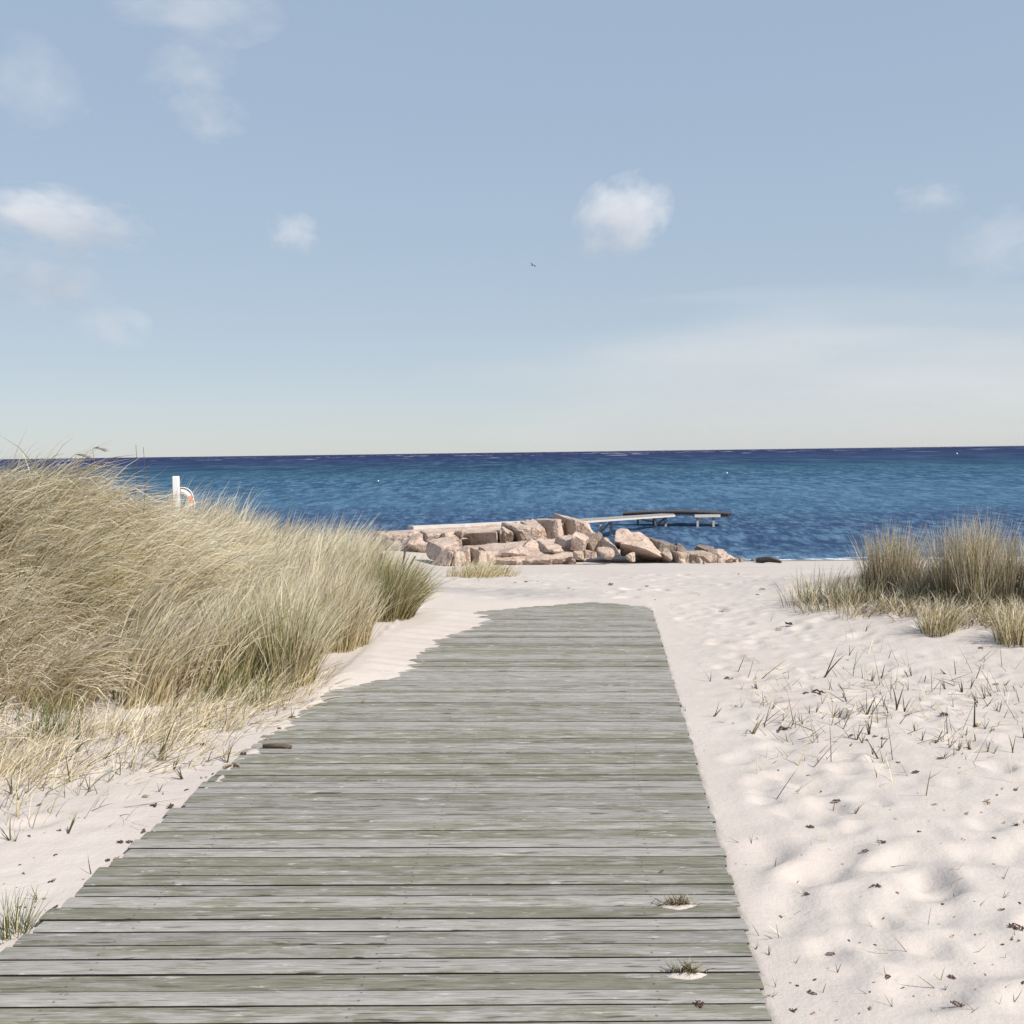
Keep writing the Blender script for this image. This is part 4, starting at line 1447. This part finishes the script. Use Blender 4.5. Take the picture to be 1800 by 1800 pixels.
# ------------------------------------------------------------------ sand heaps with dead tufts on the planks
def heap(px, py, wpx, dpx, hgt, label, tl, seed):
    c = on(px, py, 0.0)
    w = wpx * c[1] / F / 2
    dp = w * 0.42
    n = 22
    V, Q, T = [np.array((0, 0, hgt))], [], []
    rr = random.Random(seed)
    ph = [rr.uniform(0.82, 1.15) for i in range(n)]
    for k, f in enumerate((.35, .7, 1.0)):
        for i in range(n):
            a = 2 * math.pi * i / n
            q = f * (ph[i] * .6 + ph[(i + 1) % n] * .4)
            V.append(np.array((w * q * math.cos(a), dp * q * math.sin(a) * (0.22 if math.sin(a) > 0 else 1.35 - .5 * abs(math.cos(a))), hgt * (1 - f ** 1.6) - (.004 if k == 2 else 0) + rr.uniform(-.0008, .0008))))
    for i in range(n):
        T.append((0, 1 + i, 1 + (i + 1) % n))
        for k in range(2):
            b = 1 + k * n
            Q.append((b + i, b + n + i, b + n + (i + 1) % n, b + (i + 1) % n))
    o = mesh_obj('sand_heap', np_mesh('sand_heap', np.array(V), Q, T), M['sand'], loc=c + np.array([0, 0, .001]))
    tag(o, label, 'sand heap')
    r2 = np.random.default_rng(seed)
    k = 130
    root = np.stack([r2.normal(0, w * .36, k), r2.normal(dp * .12, dp * .16, k), np.full(k, .004)], -1)
    ct, cb = pick(k, (3, 3, .8, 4), r2)
    v, q, t3, c3 = blades(root, r2.uniform(.02, .06, k), r2.uniform(0, 6.28, k), r2.uniform(.3, 1.2, k), r2.uniform(.1, .7, k), np.full(k, .0032), ct * .7, cb * .8, 3, rng=r2)
    g = mesh_obj('grass_tuft', np_mesh('grass_tuft', v, q, t3, c3), M['grass'], loc=c + np.array([0, 0, .002]))
    tag(g, tl, 'grass tuft')


heap(1208, 1713, 82, 18, .008, 'larger heap of pale sand on the planks near the bottom right', 'dead brown tuft growing through the larger sand heap on the planks', 71)
heap(1192, 1593, 78, 10, .006, 'smaller smear of sand on the planks beyond the larger heap', 'sparse dead tuft on the smaller smear of sand on the planks', 72)

# ------------------------------------------------------------------ scraps of seaweed and leaves
def scrap_mesh(seed, pieces, mat):
    r = np.random.default_rng(seed)
    V, Q = [], []
    for p in range(pieces):
        a = r.uniform(0, 6.28)
        L, w = r.uniform(.5, 1.0), r.uniform(.10, .26)
        off = r.normal(0, .32, 2) * (pieces > 1)
        n = 5
        b = len(V)
        bend = r.uniform(-1.2, 1.2)
        for i in range(n):
            f = i / (n - 1) - .5
            aa = a + bend * f
            cx, cy = off[0] + L * f * math.cos(aa), off[1] + L * f * math.sin(aa)
            ww = w * (1 - (2 * abs(f)) ** 2 * .8)
            z = .08 + .30 * abs(math.sin(f * 4 + seed)) * r.uniform(.4, 1)
            for s in (-1, 1):
                V.append((cx - s * ww * math.sin(aa), cy + s * ww * math.cos(aa), z + s * r.uniform(-.14, .14)))
            V.append((cx, cy, z + .12))
        for i in range(n - 1):
            for (u, v) in ((0, 2), (2, 1)):
                Q.append((b + i * 3 + u, b + i * 3 + v, b + i * 3 + 3 + v, b + i * 3 + 3 + u))
    me = np_mesh('seaweed_scrap', np.array(V), Q)
    me.materials.append(M[mat])
    return me


SCR = [scrap_mesh(i, [1, 1, 2, 3, 5, 1, 2, 4][i], ['weed', 'leaf', 'weed', 'weed', 'weed', 'leaf', 'leaf', 'weed'][i]) for i in range(8)]


SCK = {0: 'single strip', 2: 'pair of strips', 3: 'loose three piece scrap', 4: 'thick tangled clump', 7: 'ragged four piece scrap', 1: 'narrow curled', 5: 'single curled', 6: 'doubled curled'}


def scrap(px, py, wpx, k, label, group, top=None):
    if label.startswith('KIND'):
        label, group = SCK[k] + label[4:], group + ', ' + SCK[k]
    c = ground(px, py, top)
    s = wpx * c[1] / F * .7
    o = bpy.data.objects.new('seaweed_scrap' if k in (0, 2, 3, 4, 7) else 'dead_leaf', SCR[k])
    o.location = Vector([float(v) for v in c])
    o.scale = (s, s, s * .8)
    o.rotation_euler = (0, 0, random.uniform(0, 6.28))
    link(o)
    return tag(o, label, 'seaweed' if o.name.startswith('sea') else 'leaf', group)


LW, LF = 'KIND of dark dry seaweed on the trampled sand at the lower right', 'KIND tan leaf on the trampled sand at the lower right'
LW7, LF7 = 'KIND of dark dry seaweed among the sprouts right of the boardwalk', 'KIND tan leaf among the sprouts right of the boardwalk'
Z8 = [(505, 25, 9), (668, 42, 6), (730, 125, 6), (825, 180, 14), (1240, 25, 14), (1330, 205, 18), (1600, 190, 22), (1490, 248, 14), (1575, 245, 9), (1250, 343, 8), (1055, 398, 16), (975, 445, 14),
      (665, 310, 14), (628, 460, 6), (842, 522, 9), (1635, 375, 10), (1700, 292, 10), (1765, 310, 16), (1480, 385, 8), (1365, 400, 6), (1095, 228, 6), (1120, 280, 8), (1060, 210, 5), (280, 518, 6), (335, 518, 6),
      (650, 678, 14), (515, 785, 10), (940, 682, 7), (1030, 635, 18), (1135, 668, 14), (1370, 735, 10), (1425, 548, 6), (1060, 818, 12), (1430, 892, 12), (1545, 882, 9), (1705, 757, 13), (1775, 717, 9),
      (1540, 714, 6), (1780, 860, 30), (1760, 925, 18), (1690, 958, 9), (875, 917, 9), (940, 930, 5), (1008, 948, 6), (795, 998, 16), (1540, 1047, 9), (1635, 1048, 7), (1598, 1103, 12), (1420, 1122, 16),
      (1785, 1148, 14), (1545, 1172, 10), (695, 1120, 12), (570, 1138, 8), (605, 1165, 10), (765, 1075, 6), (700, 1215, 22), (1090, 1115, 14), (1160, 1175, 16), (1218, 1215, 10), (1460, 1270, 24), (990, 1275, 20),
      (580, 1288, 14), (690, 1300, 18), (930, 1305, 10), (810, 1335, 12), (1015, 1142, 6), (1660, 152, 8), (1690, 110, 6), (1760, 118, 9), (1300, 290, 5), (1380, 230, 6), (1240, 140, 5), (1630, 510, 5), (1690, 590, 6),
      (455, 1215, 14), (1435, 790, 8), (1350, 828, 8), (1300, 1215, 7), (815, 1235, 6), (985, 1190, 6)]
for (x, y, w) in Z8:
    k = random.choice([0, 0, 2, 2, 3, 4, 7, 5, 6, 1]) if w > 7 else random.choice([0, 1, 5, 2])
    scrap(1200 + x / 3, 1350 + y / 3, w * 0.85 + 2.5, k, LW if k in (0, 2, 3, 4, 7) else LF, 'scraps on the sand right of the boardwalk')
Z7 = [(487, 575, 14), (820, 568, 16), (688, 795, 10), (830, 808, 8), (720, 605, 34), (850, 430, 40), (800, 440, 20), (1320, 795, 18), (1435, 540, 26), (1180, 648, 18), (1090, 650, 10), (1130, 632, 12), (1455, 670, 16),
      (1520, 712, 16), (1590, 590, 38), (1660, 605, 26), (1430, 732, 14), (1580, 215, 20), (1605, 235, 12), (900, 435, 18), (1020, 675, 22), (1230, 750, 10), (1510, 775, 14), (460, 370, 20), (575, 415, 26), (705, 458, 8),
      (630, 455, 10), (505, 495, 6), (1400, 655, 14), (1550, 690, 18), (1690, 398, 18), (330, 608, 6), (355, 697, 6), (885, 880, 8), (965, 925, 14), (1195, 968, 6), (1750, 470, 7), (1640, 555, 8), (435, 68, 10), (785, 45, 14),
      (210, 50, 7), (1010, 635, 18), (740, 130, 40), (690, 150, 26), (1220, 515, 9), (380, 268, 5), (615, 330, 5), (995, 285, 6), (1495, 298, 6), (1700, 870, 10), (1770, 870, 12)]
for (x, y, w) in Z7:
    k = random.choice([0, 0, 2, 2, 3, 4, 7, 5]) if w > 9 else random.choice([0, 1, 5, 2])
    scrap(1100 + x / 2.571, 1050 + y / 2.571, w * 0.65 + 2.2, k, LW7 if k in (0, 2, 3, 4, 7) else LF7, 'scraps among the sprouts')
LWL, LFL = 'KIND of dark dry seaweed on the sand left of the boardwalk', 'KIND tan leaf on the sand left of the boardwalk'
Z6 = [(770, 762, 40), (830, 790, 24), (905, 815, 50), (955, 820, 24), (970, 722, 18), (635, 1005, 40), (690, 1000, 26), (600, 1095, 40), (560, 1100, 20), (765, 940, 20), (285, 1200, 34), (250, 1210, 22), (105, 1345, 16), (135, 1340, 14),
      (310, 1335, 26), (100, 1298, 10), (180, 1080, 12), (280, 1075, 18), (225, 795, 24), (150, 968, 16), (415, 870, 12), (1045, 395, 34), (1400, 455, 24), (1060, 480, 20), (1285, 530, 26), (1240, 600, 44), (1190, 605, 34), (1080, 660, 20),
      (1120, 640, 16), (985, 785, 14), (930, 830, 18), (760, 930, 16), (440, 1190, 14), (190, 1315, 24), (235, 1300, 24), (240, 1355, 9), (185, 1345, 8), (90, 1240, 10), (20, 1215, 12), (125, 1165, 16), (95, 1120, 10), (310, 935, 14), (235, 945, 9), (85, 855, 9),
      (1470, 395, 14), (1520, 340, 30), (1340, 500, 18), (860, 740, 20), (800, 800, 30)]
for (x, y, w) in Z6:
    k = random.choice([2, 2, 3, 4, 7, 5, 6]) if w > 13 else random.choice([0, 1, 5, 2])
    scrap(x / 3, 1150 + y / 3, w * 0.48 + 2.6, k, LWL if k in (0, 2, 3, 4, 7) else LFL, 'scraps on the sand left of the boardwalk')
scrap(1232, 1767, 22, 4, 'dark clump of dry seaweed caught in a gap of the planks at the bottom right', None, 0.002)
scrap(1168, 1534, 12, 2, 'tiny dark scrap caught between planks above the sand smear', None, 0.002)
scrap(118, 1752, 14, 5, 'pale curled leaf lying on the planks at the lower left', None, 0.002)
# weed along the far beach
FARW = [(1298, 1012, 13), (1075, 1028, 12), (1135, 1031, 7), (1008, 1037, 7), (1067, 1041, 9), (1343, 1037, 10), (925, 1024, 12), (945, 1024, 8), (905, 1026, 8), (842, 1022, 5), (1085, 1045, 6), (1330, 1046, 6), (895, 1015, 14), (1230, 1046, 5), (1000, 1034, 6), (1150, 1055, 5), (1180, 1062, 5)]
for (x, y, w) in FARW:
    scrap(x, y, w, random.choice([2, 3, 0, 4]), 'dark patch of dry seaweed lying on the open beach beyond the boardwalk', 'seaweed on the open beach')

# floats far out on the water, and a gull
for (px, py, lab) in ((1278, 832, 'tiny white float on the sea above the right end of the jetty'), (665, 846, 'tiny white float on the sea above the left part of the rocks'), (1682, 798, 'tiny white float far out near the right end of the horizon')):
    d = ray(px, py)
    k = (SEA_Z - CAM_H) / d[2]
    q = np.array([d[0] * k, d[1] * k, SEA_Z])
    s = 1.5 * q[1] / F
    V, Fc = ico(2)
    P = V * np.array([s, s, s * 1.1])
    P[:, 2] += s * .4
    P[:, :2] *= np.where(P[:, 2:3] > s, .55, 1.0)
    tag(mesh_obj('float', np_mesh('float', P, tris=Fc), M['white'], loc=q), lab, 'float')

gl = at(937, 466, 120)
gb = []
for t, r in ((-.55, .02), (-.35, .08), (0, .12), (.3, .09), (.48, .06), (.6, .015)):
    gb.append((t, r))
V, Q, T = [], [], []
for t, r in gb:
    for j in range(8):
        V.append((t, r * math.cos(j * math.pi / 4), r * math.sin(j * math.pi / 4)))
for i in range(len(gb) - 1):
    for j in range(8):
        Q.append((i * 8 + j, i * 8 + (j + 1) % 8, i * 8 + 8 + (j + 1) % 8, i * 8 + 8 + j))
for s in (-1, 1):
    b = len(V)
    for (x0, x1, y, z) in ((-.14, .2, .08, .05), (-.02, .22, .45, .24), (-.18, .10, .95, .10)):
        V += [(x0, s * y, z), (x1, s * y, z), (x1, s * y, z - .025), (x0, s * y, z - .02)]
    for i in range(2):
        for j in range(4):
            Q.append((b + i * 4 + j, b + i * 4 + (j + 1) % 4, b + i * 4 + 4 + (j + 1) % 4, b + i * 4 + 4 + j))
    Q.append((b + 8, b + 9, b + 10, b + 11))
g = mesh_obj('gull', np_mesh('gull', np.array(V) * .55, Q), M['gull'], loc=gl)
g.rotation_euler = (.25, 0, 2.6)
tag(g, 'tiny gull gliding in the sky above the middle of the sea', 'gull')

# ------------------------------------------------------------------ clouds: soft volumes far off
def mat_cloud(seed, dens, soft, tint=(1, .985, .955)):
    k = Nodes('cloud_vapour')
    k.t.nodes.remove(k.b)
    o = k.obj()
    ln = k.n('VectorMath', operation='LENGTH')
    k.l(o, ln.inputs[0])
    n = k.noise(k.mapping(o, (1, 1, 1), (seed * 3.7, seed * 1.9, seed)), 1.7, 5, 0.6)
    shape = k.math('ADD', k.math('MULTIPLY', k.math('SUBTRACT', 1.0, ln.outputs['Value']), 0.9), k.math('MULTIPLY', k.math('SUBTRACT', n, 0.5), 2.8))
    d = k.math('MULTIPLY', k.maprange(shape, 0.12, 0.12 + soft), dens)
    v = k.n('VolumePrincipled')
    v.inputs['Color'].default_value = tint + (1,)
    v.inputs['Anisotropy'].default_value = 0.0
    k.l(d, v.inputs['Density'])
    k.l(v.outputs[0], k.out.inputs['Volume'])
    return k.m


def cloud(x0, x1, y0, y1, Y, tau, soft, label, seed, tilt=0.0):
    c = at((x0 + x1) / 2, (y0 + y1) / 2, Y)
    rx = (x1 - x0) / 2 * Y / F
    rz = (y1 - y0) / 2 * Y / F
    ry = min(rx, rz * 1.6)
    V, Fc = ico(3)
    me = np_mesh('cloud', V, tris=Fc)
    me.materials.append(mat_cloud(seed, tau / ry, soft, (1, .965, .90) if seed == 12 else (1, .985, .955)))
    o = mesh_obj('cloud', me, loc=c)
    o.scale = (rx, ry, rz)
    o.rotation_euler = (0, tilt, 0)
    tag(o, label, 'cloud', 'small clouds')


cloud(995, 1192, 306, 456, 4000, .8, .40, 'compact white puff of cloud right of the middle of the sky', 1, -.5)
cloud(-70, 270, 325, 450, 4200, 1.0, .55, 'long white cloud at the left edge of the sky, the brightest there', 2, .15)
cloud(465, 570, 365, 450, 4000, .5, .7, 'faint small cloud left of the middle of the sky', 3)
cloud(-60, 200, 430, 560, 4300, .6, .7, 'pinkish faint cloud low at the left edge of the sky', 4, .1)
cloud(110, 270, 520, 620, 4400, .4, .7, 'faintest pinkish wisp under the left clouds', 5)
cloud(180, 520, -60, 80, 3800, .6, .9, 'thin white cloud cut by the top edge of the photo', 6)
cloud(240, 420, 70, 180, 3900, .45, .9, 'small white wisp below the cloud at the top edge', 7, -.3)
cloud(-60, 160, 60, 240, 3900, .3, .9, 'broad hazy wisp high at the left edge of the sky', 8)
cloud(290, 440, 160, 250, 3950, .35, .8, 'faint wisp under the small white one near the top', 9)
cloud(1650, 1860, 360, 500, 4200, .4, .9, 'pale cloud touching the right edge of the sky', 10, -.3)
cloud(1570, 1700, 310, 380, 4200, .3, .7, 'faint wisp near the right edge above the pale cloud', 11)
cloud(700, 3100, 470, 880, 9000, 2.5, 2.6, 'broad pale beige veil of thin cloud low over the sea at the right', 12)
print('planks', ip, 'tris', sum(len(m.loop_triangles) or sum(p.loop_total - 2 for p in m.polygons) for m in bpy.data.meshes) if False else 'n/a')
